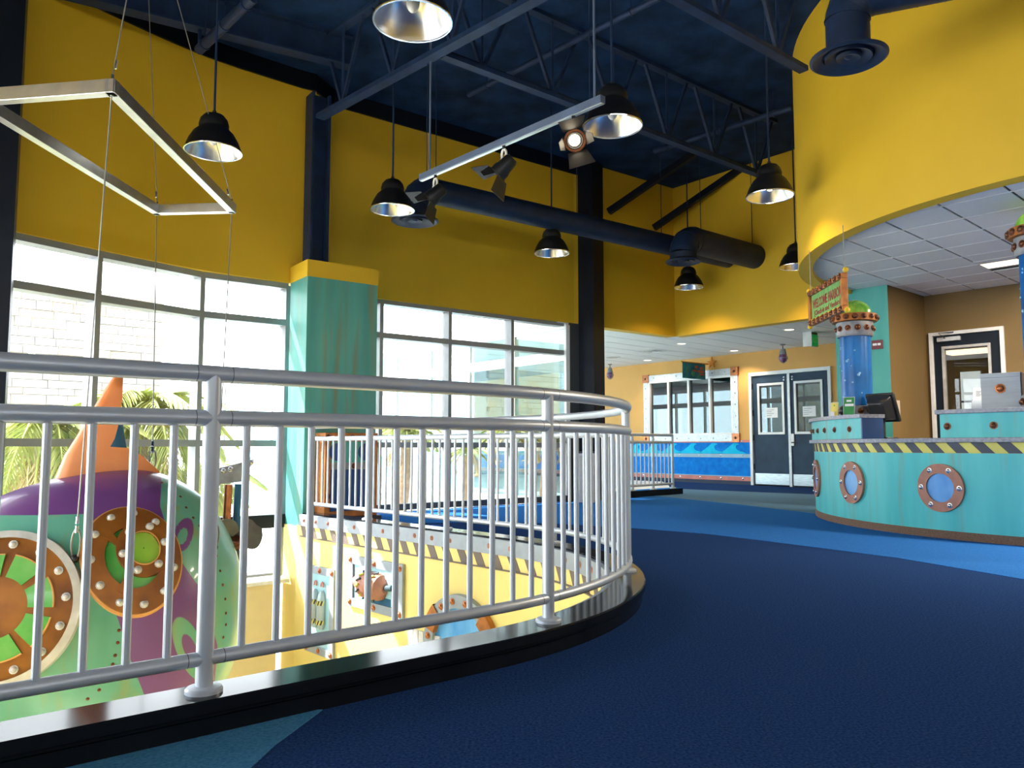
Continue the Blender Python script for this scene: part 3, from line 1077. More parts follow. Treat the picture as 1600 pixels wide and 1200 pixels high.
struct('wall_office', m, 'brown_paint', 'tan-brown office wall behind the counter with a navy door', 'wall')
do = tag(link('door_2', None), 'navy office door with a large glass lite and a door closer', 'door', None, 'structure')
for (a, b, c, d) in ((D0, D0 + 0.05, 0, 2.50), (D1 - 0.05, D1, 0, 2.50), (D0 + 0.05, D1 - 0.05, 2.45, 2.50)):
    part('door_frame', MB().box(a, b, -0.04, 0.14, c, d, OF), 'grid_white', do, bevel=0.003)
a, b = D0 + 0.055, D1 - 0.055
l0, l1 = a + 0.125, b - 0.135
m = MB().box(a, b, 0.0, 0.05, 0.02, 0.5, OF).box(a, b, 0, 0.05, 2.27, 2.445, OF).box(a, l0, 0, 0.05, 0.5, 2.27, OF).box(l1, b, 0, 0.05, 0.5, 2.27, OF)
leaf = part('door_leaf', m, 'door_dark', do)
m = MB()
for (c0_, c1_, e0, e1) in ((l0 - 0.03, l1 + 0.03, 0.47, 0.52), (l0 - 0.02, l1 + 0.02, 2.255, 2.29), (l0 - 0.02, l0 + 0.015, 0.52, 2.255), (l1 - 0.015, l1 + 0.02, 0.52, 2.255)):
    m.box(c0_, c1_, -0.02, 0.055, e0, e1, OF)
part('lite_frame', m, 'mural_grey', leaf).data.materials[0] = MATS['aged_grey']
part('pane', MB().box(l0, l1, 0.022, 0.03, 0.5, 2.27, OF), 'glass_office', leaf, smooth=0)
cl = part('door_closer', MB().box(a + 0.06, a + 0.36, -0.06, 0.0, 2.36, 2.42, OF), 'riveted_steel', leaf, bevel=0.006)
part('closer_arm', MB().tube([OF @ Vector((a + 0.17, -0.06, 2.40)), OF @ Vector((a + 0.12, -0.16, 2.47)), OF @ Vector((a + 0.28, -0.05, 2.48))], 0.008, 6), 'plastic_dark', cl)
# the office behind the door
ro = MB()
ro.wall((6.1, 11.6), (8.3, 16.4), 0, 2.7, 0.0, 0.1)
ro.wall((8.3, 16.4), (11.8, 13.2), 0, 2.7, 0.0, 0.1)
ro.wall((11.8, 13.2), (9.2, 8.4), 0, 2.7, 0.0, 0.1)
struct('wall_office', ro, 'brown_paint', 'brown walls of the office seen through the door lite', 'wall')
struct('ceiling', MB().prism([(6.1, 11.5), (8.3, 16.4), (11.8, 13.2), (9.0, 8.3)], 2.62, 2.68), 'ceiling_tile_grey', 'office ceiling behind the navy office door', 'ceiling')
q0 = gz(1514, 550, 2.6)
ol = thing('office_light', 'square lit ceiling panel seen through the office door lite', 'ceiling light', FR(q0.x, q0.y, 2.6, 48))
part('diffuser', MB().box(-0.42, 0.42, -0.42, 0.42, 0.0, 0.015, FM[ol]), 'lamp_warm', ol)
part('frame', MB().box(-0.45, 0.45, -0.45, 0.45, 0.012, 0.022, FM[ol]), 'grid_white', ol)
e0, e1 = gp(1501, 579, (8.3, 16.35), 132.4), gp(1533, 579, (8.3, 16.35), 132.4)
ow_ = tag(link('window_6', None), 'bright frosted window in the far wall of the office', 'window', None, 'structure')
part('pane', MB().wall(e0, e1, 0.9, 2.36, -0.05, -0.03), 'window_glow', ow_)
part('transom', MB().wall(e0, e1, 1.74, 1.78, -0.06, -0.03), 'dark_frame', ow_)
part('mullion', MB().wall(e0 + (e1 - e0) * 0.985, e1, 0.9, 2.36, -0.06, -0.03), 'dark_frame', ow_)

# ================================================================== GUARD RAILS
def make_rail(name, label, group, path, s0, s1, posts, zt, zm, zb, zc, r_top=0.027, r_bar=0.012, gap=0.1126, steps=None):
    p0, n0 = path(posts[len(posts) // 2])
    r = thing(name, label, 'railing', Vector((p0.x, p0.y, zc)), group)
    ss = steps(s0, s1)
    for nm, z, rr in (('top_rail', zt, r_top), ('mid_rail', zm, r_top * 0.96), ('bottom_rail', zb, r_top * 0.82)):
        part(nm, MB().tube([p + Vector((0, 0, z)) for p, n in ss], rr, 16), 'silver_rail', r)
    for sp in posts:
        for e in (-0.055, 0.055):
            for z, rr in ((zt, r_top), (zm, r_top * 0.96), (zb, r_top * 0.82)):
                if s0 < sp + e < s1 - 0.01:
                    a, b = path(sp + e)[0], path(sp + e + 0.002)[0]
                    part('joint_seam', MB().tube([a + Vector((0, 0, z)), b + Vector((0, 0, z))], rr * 1.012, 16), 'dark_frame', r)
    pm = None
    for sp in posts:
        p, n = path(sp)
        if pm is None:
            m = MB().tube([p + Vector((0, 0, zc)), p + Vector((0, 0, zt - 0.002))], r_top * 0.97, 16)
            o = part('post', m, 'silver_rail', r)
            pm, P0 = o.data, p
            fl = MB().lathe([(r_top, zc + 0.020), (0.050, zc + 0.016), (0.056, zc + 0.010), (0.056, zc), (r_top * 0.9, zc)], 24, Matrix.Translation(p))
            fo = part('base_flange', fl, 'silver_rail', o)
            fm = fo.data
        else:
            o = link('post', pm, r)
            o.location = p - P0
            FM[o] = FM[r] @ Matrix.Translation(p - P0)
            link('base_flange', fm, o)
    bm_ = None
    allp = sorted(posts)
    edges = [s0] + allp + [s1]
    for a, b in zip(edges[:-1], edges[1:]):
        L = b - a
        n_ = max(1, round(L / gap))
        for k in range(n_ + 1):
            sk = a + L * k / n_
            if any(abs(sk - q) < gap * 0.4 for q in allp):
                continue
            p, n = path(sk)
            if bm_ is None:
                o = part('baluster', MB().tube([p + Vector((0, 0, zb)), p + Vector((0, 0, zm))], r_bar, 10, caps=False), 'silver_rail', r)
                bm_, B0 = o.data, p
            else:
                o = link('baluster', bm_, r)
                o.location = p - B0
    return r


POSTS = [-5.44, -3.98, -2.515, -1.05, 0.413, 1.90, 3.36, 4.74, 6.05]
make_rail('guard_rail', 'long silver tube railing curving round the opening on its black curb', 'silver tube railings', rpath, S0 + 0.1, S1 - 0.05, POSTS, 1.09, 0.95, 0.21, 0.11, steps=rsteps)
R2A, R2B = Vector((1.55, 13.0, 0)), Vector((2.93, 14.27, 0))
r2d = (R2B - R2A).normalized()
R2L = (R2B - R2A).length


def path2(s):
    return R2A + r2d * s, Vector((r2d.y, -r2d.x, 0))


make_rail('guard_rail', 'short silver railing on a low black curb before the wave mural', 'silver tube railings', path2, 0.0, R2L, [0.02, R2L * 0.38, R2L * 0.70 - 0.02, R2L],
          1.07, 0.94, 0.19, 0.11, steps=lambda a, b: [path2(a), path2(b)], gap=0.125)
struct('trim_4', MB().wall(R2A - r2d * 0.1, R2B + r2d * 0.14, -0.01, 0.11, -0.12, 0.12), 'curb_black', 'low black curb under the short railing near the mural', 'curb')

# ================================================================== SUBMARINE
HD_ = 55.0
SC_ = Vector((-2.56, 5.25, -0.24))
SUB = FR(SC_.x, SC_.y, SC_.z, HD_)
SUBI = SUB.inverted()
NOSE, TAIL, RH, RV = 1.33, 0.74, 0.80, 0.95


def srad(s):
    if s < 0:
        return math.sqrt(max(0.0, 1 - (s / NOSE) ** 2))
    return math.sqrt(max(0.0, 1 - (s / TAIL) ** 2))


def inside_sub(p):                                  # local point
    k = srad(p.x)
    if p.x < -NOSE or p.x > TAIL or k <= 0:
        return False
    return (p.y / (RH * k)) ** 2 + (p.z / (RV * k)) ** 2 < 1


def hit_sub(o, d, tmax=12, lo=0.0):                 # world ray -> world point
    o, d = SUBI @ o, SUBI.to_3x3() @ d
    t = lo
    st = 0.02
    while t < tmax:
        if inside_sub(o + d * t):
            a, b = t - st, t
            for _ in range(18):
                mm = (a + b) / 2
                if inside_sub(o + d * mm):
                    b = mm
                else:
                    a = mm
            return SUB @ (o + d * b)
        t += st
    return None


def sub_normal(p):
    q = SUBI @ p
    def f(v):
        k = max(srad(v.x), 0.02)
        return (v.y / (RH * k)) ** 2 + (v.z / (RV * k)) ** 2
    e = 0.01
    g = Vector((f(q + Vector((e, 0, 0))) - f(q - Vector((e, 0, 0))), f(q + Vector((0, e, 0))) - f(q - Vector((0, e, 0))), f(q + Vector((0, 0, e))) - f(q - Vector((0, 0, e)))))
    return (SUB.to_3x3() @ g).normalized()


sub = thing('toy_submarine', 'big purple and green fish-shaped submarine hanging in the railed opening', 'submarine', SUB)
NS, NA = 150, 220
vs, fs, ms = [], [], []
for i in range(NS + 1):
    t = i / NS
    s = -NOSE + (NOSE + TAIL * 0.985) * (0.5 - 0.5 * math.cos(PI * (0.04 + 0.96 * t) / 1.0)) if False else -NOSE * 0.9995 + (NOSE * 0.9995 + TAIL * 0.9995) * (0.5 - 0.5 * math.cos(PI * t))
    k = max(srad(s), 0.004)
    for j in range(NA):
        a = 2 * PI * j / NA
        vs.append(SUB @ Vector((s, RH * k * math.cos(a), RV * k * math.sin(a))))


def inpoly(x, y, P):
    c = False
    for i in range(len(P)):
        x1, y1 = P[i]
        x2, y2 = P[i - 1]
        if (y1 > y) != (y2 > y) and x < (x2 - x1) * (y - y1) / (y2 - y1) + x1:
            c = not c
    return c


# paint scheme on the visible flank, in flank coordinates taken from the photograph
P_TOP = [(-400, 650), (255, 650), (252, 760), (250, 790), (262, 830), (285, 880), (320, 930), (340, 1010), (330, 1140), (235, 1110), (215, 1060),
         (200, 1020), (190, 985), (175, 940), (160, 905), (148, 870), (140, 830), (138, 803), (60, 805), (-400, 806)]


def sdist(x, y, P):
    best = 1e9
    for i in range(len(P)):
        x1, y1 = P[i - 1]
        x2, y2 = P[i]
        dx, dy = x2 - x1, y2 - y1
        t = max(0, min(1, ((x - x1) * dx + (y - y1) * dy) / (dx * dx + dy * dy)))
        best = min(best, math.hypot(x - x1 - t * dx, y - y1 - t * dy))
    return best if inpoly(x, y, P) else -best


def sub_paint(p):                                   # > 0 purple, < 0 green (value fades linearly across the paint line)
    q = SUBI @ p
    if q.y > 0.05:                                  # far flank: purple back, green belly
        return min(q.z - 0.42, 0.4 - q.x) * 100
    u, v = pj(p)
    c = sdist(u, v, P_TOP)
    for (cx, cy, ax, ay, an, flip) in ((285, 838, 15, 30, -0.35, 1), (297, 1014, 21, 52, 0.38, 0)):
        dx, dy = u - cx, v - cy
        x = dx * math.cos(an) - dy * math.sin(an)
        y = dx * math.sin(an) + dy * math.cos(an)
        rr = math.hypot(x / ax, y / ay)
        band_ = (0.27 - abs(rr - 0.75)) * ax
        if flip:
            band_ = min(band_, 30 - y - x) if x > 0 else band_
            c = max(c, band_)
            c = min(c, (math.hypot((x + 1) / ax, (y - 4) / ay) - 0.34) * ax) if rr < 0.7 else c
        else:
            c = min(c, -band_)
    return c


mask = [max(-40.0, min(40.0, sub_paint(v))) for v in vs]
for i in range(NS):
    for j in range(NA):
        a, b = i * NA + j, i * NA + (j + 1) % NA
        fs.append((a, b, b + NA, a + NA))
        ms.append(0)
m = MB()
m.v, m.f, m.m = [tuple(v) for v in vs], fs, ms
hull = part('hull', m, 'sub_green', sub, smooth=80)
at_ = hull.data.attributes.new('paint', 'FLOAT', 'POINT')
at_.data.foreach_set('value', mask)
nt_s = MATS['sub_green'].node_tree
bs_ = nt_s.nodes['Principled BSDF']
src = bs_.inputs['Base Color'].links[0].from_socket
an_ = nt_s.nodes.new('ShaderNodeAttribute')
an_.attribute_name = 'paint'
mr_ = nt_s.nodes.new('ShaderNodeMapRange')
mr_.inputs[1].default_value = -0.5
mr_.inputs[2].default_value = 0.5
nt_s.links.new(an_.outputs['Fac'], mr_.inputs[0])
mx_ = nt_s.nodes.new('ShaderNodeMix')
mx_.data_type = 'RGBA'
mx_.inputs[7].default_value = (0.15, 0.05, 0.22, 1)
nt_s.links.new(src, mx_.inputs[6])
nt_s.links.new(mr_.outputs[0], mx_.inputs[0])
nt_s.links.new(mx_.outputs[2], bs_.inputs['Base Color'])


def patch_frame(u, v):
    p = hit_sub(Vector((0, 0, EYE)), ray(u, v))
    n = sub_normal(p)
    x = n.cross(Vector((0, 0, 1))).normalized() * -1   # to the right as seen from the camera
    x = Vector((0, 0, 1)).cross(n).normalized()
    y = n.cross(x)
    return p, n, x, y


def on_hull(p, n, x, y, a, b, h):
    q = p + x * a + y * b
    hq = hit_sub(q + n * 0.7, -n, 2.0)
    if hq is None:
        hq = q - n * 0.25
    return hq + n * h


def ring(fr_, r0, r1, h, th, n=48, m_=3, a0=0, a1=2 * PI, sx=1.0, cx=0.0, cy=0.0, rot=0.0):
    """raised annular plate that follows the hull"""
    mb = MB()
    cr, sr = math.cos(rot), math.sin(rot)

    def EL(rr, a, hh):
        x, y = rr * math.cos(a) * sx, rr * math.sin(a)
        return on_hull(*fr_, cx + x * cr - y * sr, cy + x * sr + y * cr, hh)
    full = abs(a1 - a0 - 2 * PI) < 1e-6
    k = n if full else n + 1
    V = []
    for i in range(k):
        a = a0 + (a1 - a0) * i / n
        row = []
        for j in range(m_ + 1):
            rr = r0 + (r1 - r0) * j / m_
            row.append(EL(rr, a, h))
        for j in range(m_, -1, -1):
            rr = r0 + (r1 - r0) * j / m_
            row.append(EL(rr, a, h - th))
        V.append(row)
    L = len(V[0])
    F_ = []
    for i in range(n if full else n):
        if not full and i + 1 >= k:
            break
        p_, q_ = i * L, ((i + 1) % k) * L
        for j in range(L):
            F_.append((p_ + j, q_ + j, q_ + (j + 1) % L, p_ + (j + 1) % L))
    if not full:
        F_.append(tuple(range(L)))
        F_.append(tuple((k - 1) * L + j for j in range(L))[::-1])
    return mb.add([tuple(v) for row in V for v in row], F_)


def disc(fr_, r, h, th, n=36, sx=1.0, cx=0.0, cy=0.0, rot=0.0):
    return ring(fr_, 0.004, r, h, th, n, 3, sx=sx, cx=cx, cy=cy, rot=rot)


BOLT_SUB = bolt_mesh('rivet', 0.019, 'aged_grey')
# big porthole at the bow
f1 = patch_frame(-8, 950)
ph = part('porthole', ring(f1, 0.385, 0.425, 0.045, 0.09, 72, 2), 'aged_grey', sub)
part('brown_plate', disc(f1, 0.387, 0.020, 0.06, 60), 'sub_brown', ph)
for k in range(8):
    a = 2 * PI * (k + 0.35) / 8
    part('pane', ring(f1, 0.165, 0.285, 0.027, 0.02, 8, 2, a - 0.30, a + 0.30), 'sub_pane', ph)
    part('pane_edge', ring(f1, 0.285, 0.292, 0.032, 0.03, 8, 1, a - 0.30, a + 0.30), 'sub_gold_edge', ph)
for k in range(14):
    a = 2 * PI * (k + 0.3) / 14
    p = on_hull(*f1, 0.345 * math.cos(a), 0.345 * math.sin(a), 0.022)
    inst('rivet', BOLT_SUB, ph, align(p, f1[1]))
# second porthole with the offset inner ring
f2 = patch_frame(207, 873)
ph2 = part('porthole', ring(f2, 0.185, 0.325, 0.05, 0.10, 60, 3, sx=0.80, rot=0.22), 'sub_brown', sub)
part('rim_edge', ring(f2, 0.325, 0.338, 0.03, 0.08, 60, 1, sx=0.80, rot=0.22), 'sub_gold_edge', ph2)
part('pane', disc(f2, 0.205, 0.030, 0.03, 40, sx=0.80, rot=0.22), 'sub_pane', ph2)
part('inner_ring', ring(f2, 0.100, 0.172, 0.062, 0.06, 36, 2, cx=0.055, cy=0.045, sx=0.85, rot=0.22), 'sub_brown', ph2)
part('pane', disc(f2, 0.104, 0.050, 0.03, 30, cx=0.055, cy=0.045, sx=0.85, rot=0.22), 'sub_pane_lime', ph2)
part('pane_edge', ring(f2, 0.100, 0.106, 0.066, 0.03, 36, 1, cx=0.055, cy=0.045, sx=0.85, rot=0.22), 'sub_gold_edge', ph2)
for a in (2.2, 4.1):
    part('brace', ring(f2, 0.07, 0.23, 0.055, 0.05, 3, 3, a - 0.13, a + 0.13, sx=0.8, rot=0.22), 'sub_brown', ph2)
for k in range(11):
    a = 2 * PI * (k + 0.2) / 11
    x, y = 0.272 * math.cos(a) * 0.8, 0.280 * math.sin(a)
    x, y = x * math.cos(0.22) - y * math.sin(0.22), x * math.sin(0.22) + y * math.cos(0.22)
    inst('rivet', BOLT_SUB, ph2, align(on_hull(*f2, x, y, 0.05), f2[1]))
for k in range(6):
    a = 2 * PI * (k + 0.2) / 6
    inst('rivet', BOLT_SUB, ph2, align(on_hull(*f2, 0.055 + 0.115 * math.cos(a), 0.045 + 0.138 * math.sin(a), 0.062), f2[1]))
# seam rivets on the tail flank
RV_S = bolt_mesh('rivet', 0.008, 'bolt_dark')
for (u, v) in ((253, 754), (275, 762), (282, 776), (291, 793), (302, 809), (312, 822), (338, 868), (344, 892), (348, 914), (352, 936), (353, 958), (353, 976), (349, 996), (186, 985), (184, 1004), (180, 1024), (176, 1038), (155, 1078), (137, 1092)):
    p = hit_sub(Vector((0, 0, EYE)), ray(u, v))
    if p:
        inst('rivet', RV_S, sub, align(p, sub_normal(p)))
# dorsal fins in the mid plane
fin_px = [(70, 775), (84, 752), (100, 712), (120, 681), (146, 637), (164, 607), (176, 590), (185, 586), (191, 588), (191, 606), (186, 640), (182, 664), (176, 686), (167, 702),
          (180, 703), (200, 704), (216, 711), (232, 722), (247, 736), (262, 752), (262, 775)]


def mid_pts(px, off=0.0):
    P0_ = SC_ + (SUB.to_3x3() @ Vector((0, off, 0)))
    return [SUBI @ gp(u, v, P0_, HD_) for u, v in px]


def fin(px, th, off, m_, name, taper=0.35, parent=None):
    pts = mid_pts(px, off)
    cx = sum(p.x for p in pts) / len(pts)
    cz = sum(p.z for p in pts) / len(pts)
    mb = MB()
    n = len(pts)
    rows = []
    for sgn, k in ((-1, 0.80), (-0.7, 0.95), (0, 1.0), (0.7, 0.95), (1, 0.80)):
        for p in pts:
            rows.append(SUB @ Vector((cx + (p.x - cx) * k, off + th * sgn, cz + (p.z - cz) * (k if p.z > 0.9 else 1))))
    F_ = [tuple(range(n)), tuple(range(4 * n, 5 * n))[::-1]]
    for l in range(4):
        for i in range(n):
            F_.append((l * n + i, (l + 1) * n + i, (l + 1) * n + (i + 1) % n, l * n + (i + 1) % n))
    mb.add([tuple(v) for v in rows], F_)
    return part(name, mb, m_, parent or sub, smooth=60)


fin(fin_px, 0.075, 0.0, 'sub_orange', 'dorsal_fin')
bf = fin([(166, 704), (173, 668), (178, 640), (186, 640), (191, 655), (194, 680), (199, 708), (197, 716), (168, 716)], 0.035, 0.30, 'sub_blue', 'back_fin')
# tail: fin plates, propeller and guard poles
tz = gy(372, 845, 5.75)
TC = Vector((tz.x, tz.y, tz.z))
m = MB()
pp = [gp(u, v, TC, 62) for u, v in ((334, 745), (340, 732), (396, 718), (393, 726), (387, 733), (381, 752), (362, 754), (344, 756), (330, 775), (322, 800), (318, 790))]
nn = Vector((math.cos(rad(62)), -math.sin(rad(62)), 0)) * 0.025
n = len(pp)
m.add([tuple(p - nn) for p in pp] + [tuple(p + nn) for p in pp], [tuple(range(n)), tuple(range(n, 2 * n))[::-1]] + [(i, n + i, n + (i + 1) % n, (i + 1) % n) for i in range(n)])
tf = part('tail_fin', m, 'metal_grey', sub)
for (u, v) in ((348, 736), (359, 733), (381, 725), (391, 722)):
    inst('bolt', BOLT_SMALL, tf, align(gp(u, v, TC, 62) + nn * 1.0, Vector((nn.x, nn.y, 0))))
q = gp(357, 757, TC, 62)
q2 = gp(353, 832, TC, 62)
part('tail_pole', MB().tube([q, q2], 0.028, 10), 'copper', sub)
part('tail_pole', MB().tube([q + Vector((0.05, 0.06, 0)), q2 + Vector((0.05, 0.06, 0))], 0.026, 10), 'sub_blue', sub)
hub = part('propeller_hub', MB().lathe([(0.0005, -0.14), (0.05, -0.13), (0.062, 0.0), (0.05, 0.05), (0.0005, 0.07)], 16, align(gp(366, 848, TC, 62), SUB.to_3x3() @ Vector((1, -0.3, 0)))), 'bolt_dark', sub)
hc = gp(366, 848, TC, 62)
ax = (SUB.to_3x3() @ Vector((0.35, -1, 0))).normalized()
e1_ = ax.cross(Vector((0, 0, 1))).normalized()
e2_ = Vector((0, 0, 1))
for k in range(3):
    a = PI - 0.45 + k * 2 * PI / 3
    d1 = e1_ * math.cos(a) + e2_ * math.sin(a)
    d2 = e2_ * math.cos(a) - e1_ * math.sin(a)
    m = MB()
    V = []
    for t in range(11):
        y_ = 0.05 + 0.18 * t / 10
        wd_ = 0.03 + 0.085 * math.sin(PI * min(1, 0.12 + 0.88 * t / 10)) ** 0.7
        if t == 10:
            wd_ = 0.012
        for sgn in (-1, 1):
            for th in (-0.008, 0.008):
                V.append(hc + d1 * y_ + d2 * (wd_ * sgn) + ax * (th + 0.05 * sgn * (1 - 0.5 * t / 10)))
    F_ = []
    for t in range(10):
        o = t * 4
        F_ += [(o, o + 2, o + 6, o + 4), (o + 1, o + 5, o + 7, o + 3), (o, o + 4, o + 5, o + 1), (o + 2, o + 3, o + 7, o + 6)]
    F_ += [(0, 1, 3, 2), (40, 42, 43, 41)]
    m.add([tuple(v) for v in V], F_)
    part('propeller_blade', m, 'prop_grey', hub)
# reddish second fin tip peeping at the far side
fin([(-40, 830), (-10, 790), (0, 778), (8, 779), (18, 786), (40, 800), (40, 830)], 0.05, 0.55, 'sub_orange', 'side_fin')

# ================================================================== HANGING FRAME AND CABLES
fc = [Vector((-2.392, 4.492, 3.0)), Vector((-2.521, 6.844, 3.0)), Vector((-3.22, 6.90, 3.0)), Vector((-3.30, 4.63, 3.0))]
hf = thing('hanging_spreader', 'rectangular bare aluminium channel frame hung on cables above the submarine', 'frame', (fc[0] + fc[2]) / 2)
t = 0.032
for a, b in zip(fc, fc[1:] + fc[:1]):
    d = (b - a).normalized() * 0.03
    part('channel', MB().bar(a - d, b + d, 0.062, 0.085), 'aluminium', hf, smooth=0, bevel=0.003)
for c in fc:
    part('eye_bolt', MB().tube([c + Vector((0.0, 0, -0.05)), c + Vector((0, 0, 0.08))], 0.010, 8), 'silver_chrome', hf)
ends = [hit_sub(Vector((0, 0, EYE)), ray(117, 876)), gp(345, 735, SC_, HD_), gp(236, 712, SC_, HD_), SUB @ Vector((-1.12, 0.05, RV * srad(-1.12) * 0.985))]
ends[1] = hit_sub(Vector((0, 0, EYE)), ray(331, 858))
ends[2] = SUB @ Vector((0.15, 0.12, RV * srad(0.15) * 0.988))
tops = [gp(205, -30, fc[0] + Vector((0, 0, 0)), 90), gp(268, -30, fc[1], 60), gp(231, -30, fc[2], 90), Vector((-3.35, 4.4, CEILZ))]
for k, (c, e, tp) in enumerate(zip(fc, ends, tops)):
    nm = ['front right', 'rear right', 'rear left', 'front left'][k]
    d = (tp - c)
    tp = c + d * ((CEILZ - c.z) / d.z)
    cu_ = thing('steel_cable', 'thin steel cable from the roof to the %s corner of the aluminium frame' % nm, 'cable', tp, 'upper frame cables')
    part('strand', MB().tube([c + Vector((0, 0, 0.07)), tp], 0.004, 6), 'cable', cu_)
    part('crimp', MB().tube([c + (tp - c) * 0.045, c + (tp - c) * 0.065], 0.009, 8), 'silver_chrome', cu_)
    n = sub_normal(e)
    cd = thing('steel_cable', 'thin steel cable from the %s frame corner down to the submarine' % nm, 'cable', c, 'lower frame cables')
    e_ = e + n * 0.02
    d = (c - e_).normalized()
    part('strand', MB().tube([e_ + d * 0.20, c - Vector((0, 0, 0.05))], 0.0042, 6), 'cable', cd)
    part('crimp', MB().tube([e_ + d * 0.20, e_ + d * 0.24], 0.010, 8), 'silver_chrome', cd)
    part('crimp', MB().tube([e_ + d * 0.15, e_ + d * 0.19], 0.010, 8), 'silver_chrome', cd)
    x = d.cross(Vector((0, 1, 0))).normalized()
    lp = [e_ + d * (0.085 + 0.085 * math.cos(a)) + x * (0.026 * math.sin(a)) for a in [2 * PI * q / 18 for q in range(19)]]
    part('loop', MB().tube(lp, 0.0055, 6), 'cable', cd)
    part('shackle', MB().sphere(e_ + d * 0.005, 0.024, 10, 6), 'plastic_dark', cd)

# ================================================================== PENDANT LAMPS
LZ = 3.52


def make_pendant(label, P, lit):
    t = thing('pendant_lamp', label, 'pendant lamp', P, 'black bell-shaped pendant lamps')
    T = Matrix.Translation(P)
    sh = part('shade', MB().lathe([(0.245, 0.0), (0.25, 0.004), (0.243, 0.02), (0.215, 0.095), (0.175, 0.165), (0.135, 0.205), (0.128, 0.215), (0.128, 0.228), (0.11, 0.228)], 40, T), 'matte_black', t)
    part('reflector', MB().lathe([(0.243, 0.002), (0.236, 0.02), (0.206, 0.09), (0.166, 0.158), (0.12, 0.205), (0.05, 0.225), (0.0005, 0.228)], 40, T), 'reflector', t)
    part('rim', MB().lathe([(0.240, 0.004), (0.240, -0.004), (0.250, -0.004), (0.252, 0.004), (0.248, 0.008)], 40, T), 'silver_chrome', t)
    part('cap', MB().lathe([(0.130, 0.226), (0.130, 0.25), (0.118, 0.295), (0.085, 0.335), (0.045, 0.352), (0.018, 0.356), (0.018, 0.38), (0.0005, 0.38)], 32, T), 'matte_black', t)
    part('stem', MB().tube([P + Vector((0, 0, 0.37)), Vector((P.x, P.y, CEILZ))], 0.011, 8), 'navy_steel', t)
    part('bulb', MB().sphere(P + Vector((0, 0, 0.13)), 0.045, 14, 8, (1, 1, 1.6)), 'bulb' if lit else 'bulb_off', t)
    return t


plist = [(333, 237, 'black bell pendant lamp before the curved yellow wall, above the curved windows', 0),
         (613, 328, 'black bell pendant lamp partly behind the left round duct diffuser', 0),
         (862, 396, 'black bell pendant lamp just below the long duct near the black column', 0),
         (1076, 449, 'black bell pendant lamp below the far small duct diffuser', 1),
         (1203, 307, 'black bell pendant lamp with a glowing bulb beside the yellow drum', 1),
         (957, 198, 'black bell pendant lamp behind the end of the track light bar', 0),
         (645, 34, 'largest black bell pendant lamp, cut by the top of the picture', 0),
         (1244, 417, 'black bell pendant lamp mostly hidden by the yellow drum', 1)]
for u, v, lb, lit in plist:
    P = gz(u, v, LZ)
    make_pendant(lb, P, lit)
    if lit:
        l = bpy.data.lights.new('lamp_bulb', 'SPOT')
        l.energy = 60
        l.color = (1, 0.68, 0.32)
        l.spot_size = rad(125)
        l.spot_blend = 0.5
        l.shadow_soft_size = 0.06
        lo = bpy.data.objects.new('lamp_bulb', l)
        lo.location = P + Vector((0, 0, 0.03))
        COL.objects.link(lo)

# ================================================================== ROOF STEEL
def joist(label, p, q, depth, n_, group='open web roof joists', w=0.10, webs=True):
    p, q = Vector(p), Vector(q)
    t = thing('steel_joist', label, 'joist', p, group)
    d = (q - p)
    part('bottom_chord', MB().bar(p, q, w, 0.05), 'navy_steel', t, smooth=0)
    part('bottom_chord', MB().bar(p + Vector((0, 0, 0.028)), q + Vector((0, 0, 0.028)), 0.03, 0.06), 'black_steel', t, smooth=0)
    up = Vector((0, 0, depth))
    part('top_chord', MB().bar(p + up, q + up, w, 0.05), 'navy_steel', t, smooth=0)
    for k in range(n_):
        a = p + d * ((k + 0.5) / n_)
        for dx in (-0.42, 0.0, 0.42):
            b = a + d * (dx / n_) + up
            part('web', MB().bar(a, b, 0.035 if dx else 0.025, 0.035 if dx else 0.025), 'navy_steel', t, smooth=0)
    return t


def along(a, b, t):
    return a + (b - a) * t


j1a, j1b = gz(692, 86, 4.7), gz(1213, 283, 4.7)
joist('navy open web joist running from the big strut to the far corner', j1a, along(j1a, j1b, 1.0), 0.88, 6)
j2a, j2b = gz(1020, -22, 4.7), gz(1256, 109, 4.7)
joist('navy open web joist whose end meets the yellow drum', along(j2a, j2b, -0.6), j2b, 0.88, 4)
g1, g2 = gz(500, 183, 4.66), gz(840, -3, 4.66)
joist('wide navy strut slanting from the steel column to the top of the picture', g1, along(g1, g2, 1.35), 0.92, 5, w=0.11)
b1, b2 = gz(130, 0, 5.25), gz(548, 105, 5.25)
m = MB()
for k, (a, b) in enumerate(((b1, b2),)):
    d = (b - a).normalized()
    a = a - d * 0.8
    m.bar(a, b, 0.16, 0.02).bar(a + Vector((0, 0, 0.17)), b + Vector((0, 0, 0.17)), 0.02, 0.34).bar(a + Vector((0, 0, 0.34)), b + Vector((0, 0, 0.34)), 0.16, 0.02)
single('roof_beam', m, 'navy_steel', 'dark wide-flange roof beam along the curved yellow wall', 'beam', b2, smooth=0)


def pipe(label, pts, r, m_='navy_steel', hang=True):
    t = thing('sprinkler_pipe', label, 'pipe', Vector(pts[0]), 'ceiling pipes')
    part('run', MB().tube(pts, r, 12), m_, t)
    if hang:
        for k in (0.12, 0.5, 0.88):
            p = Vector(pts[0]) + (Vector(pts[-1]) - Vector(pts[0])) * k
            part('hanger', MB().tube([p, Vector((p.x, p.y, CEILZ))], 0.006, 6), 'navy_steel', t)
            part('clamp', MB().tube([p - (Vector(pts[-1]) - Vector(pts[0])).normalized() * 0.012, p + (Vector(pts[-1]) - Vector(pts[0])).normalized() * 0.012], r * 1.2, 12), 'navy_steel', t)
    return t


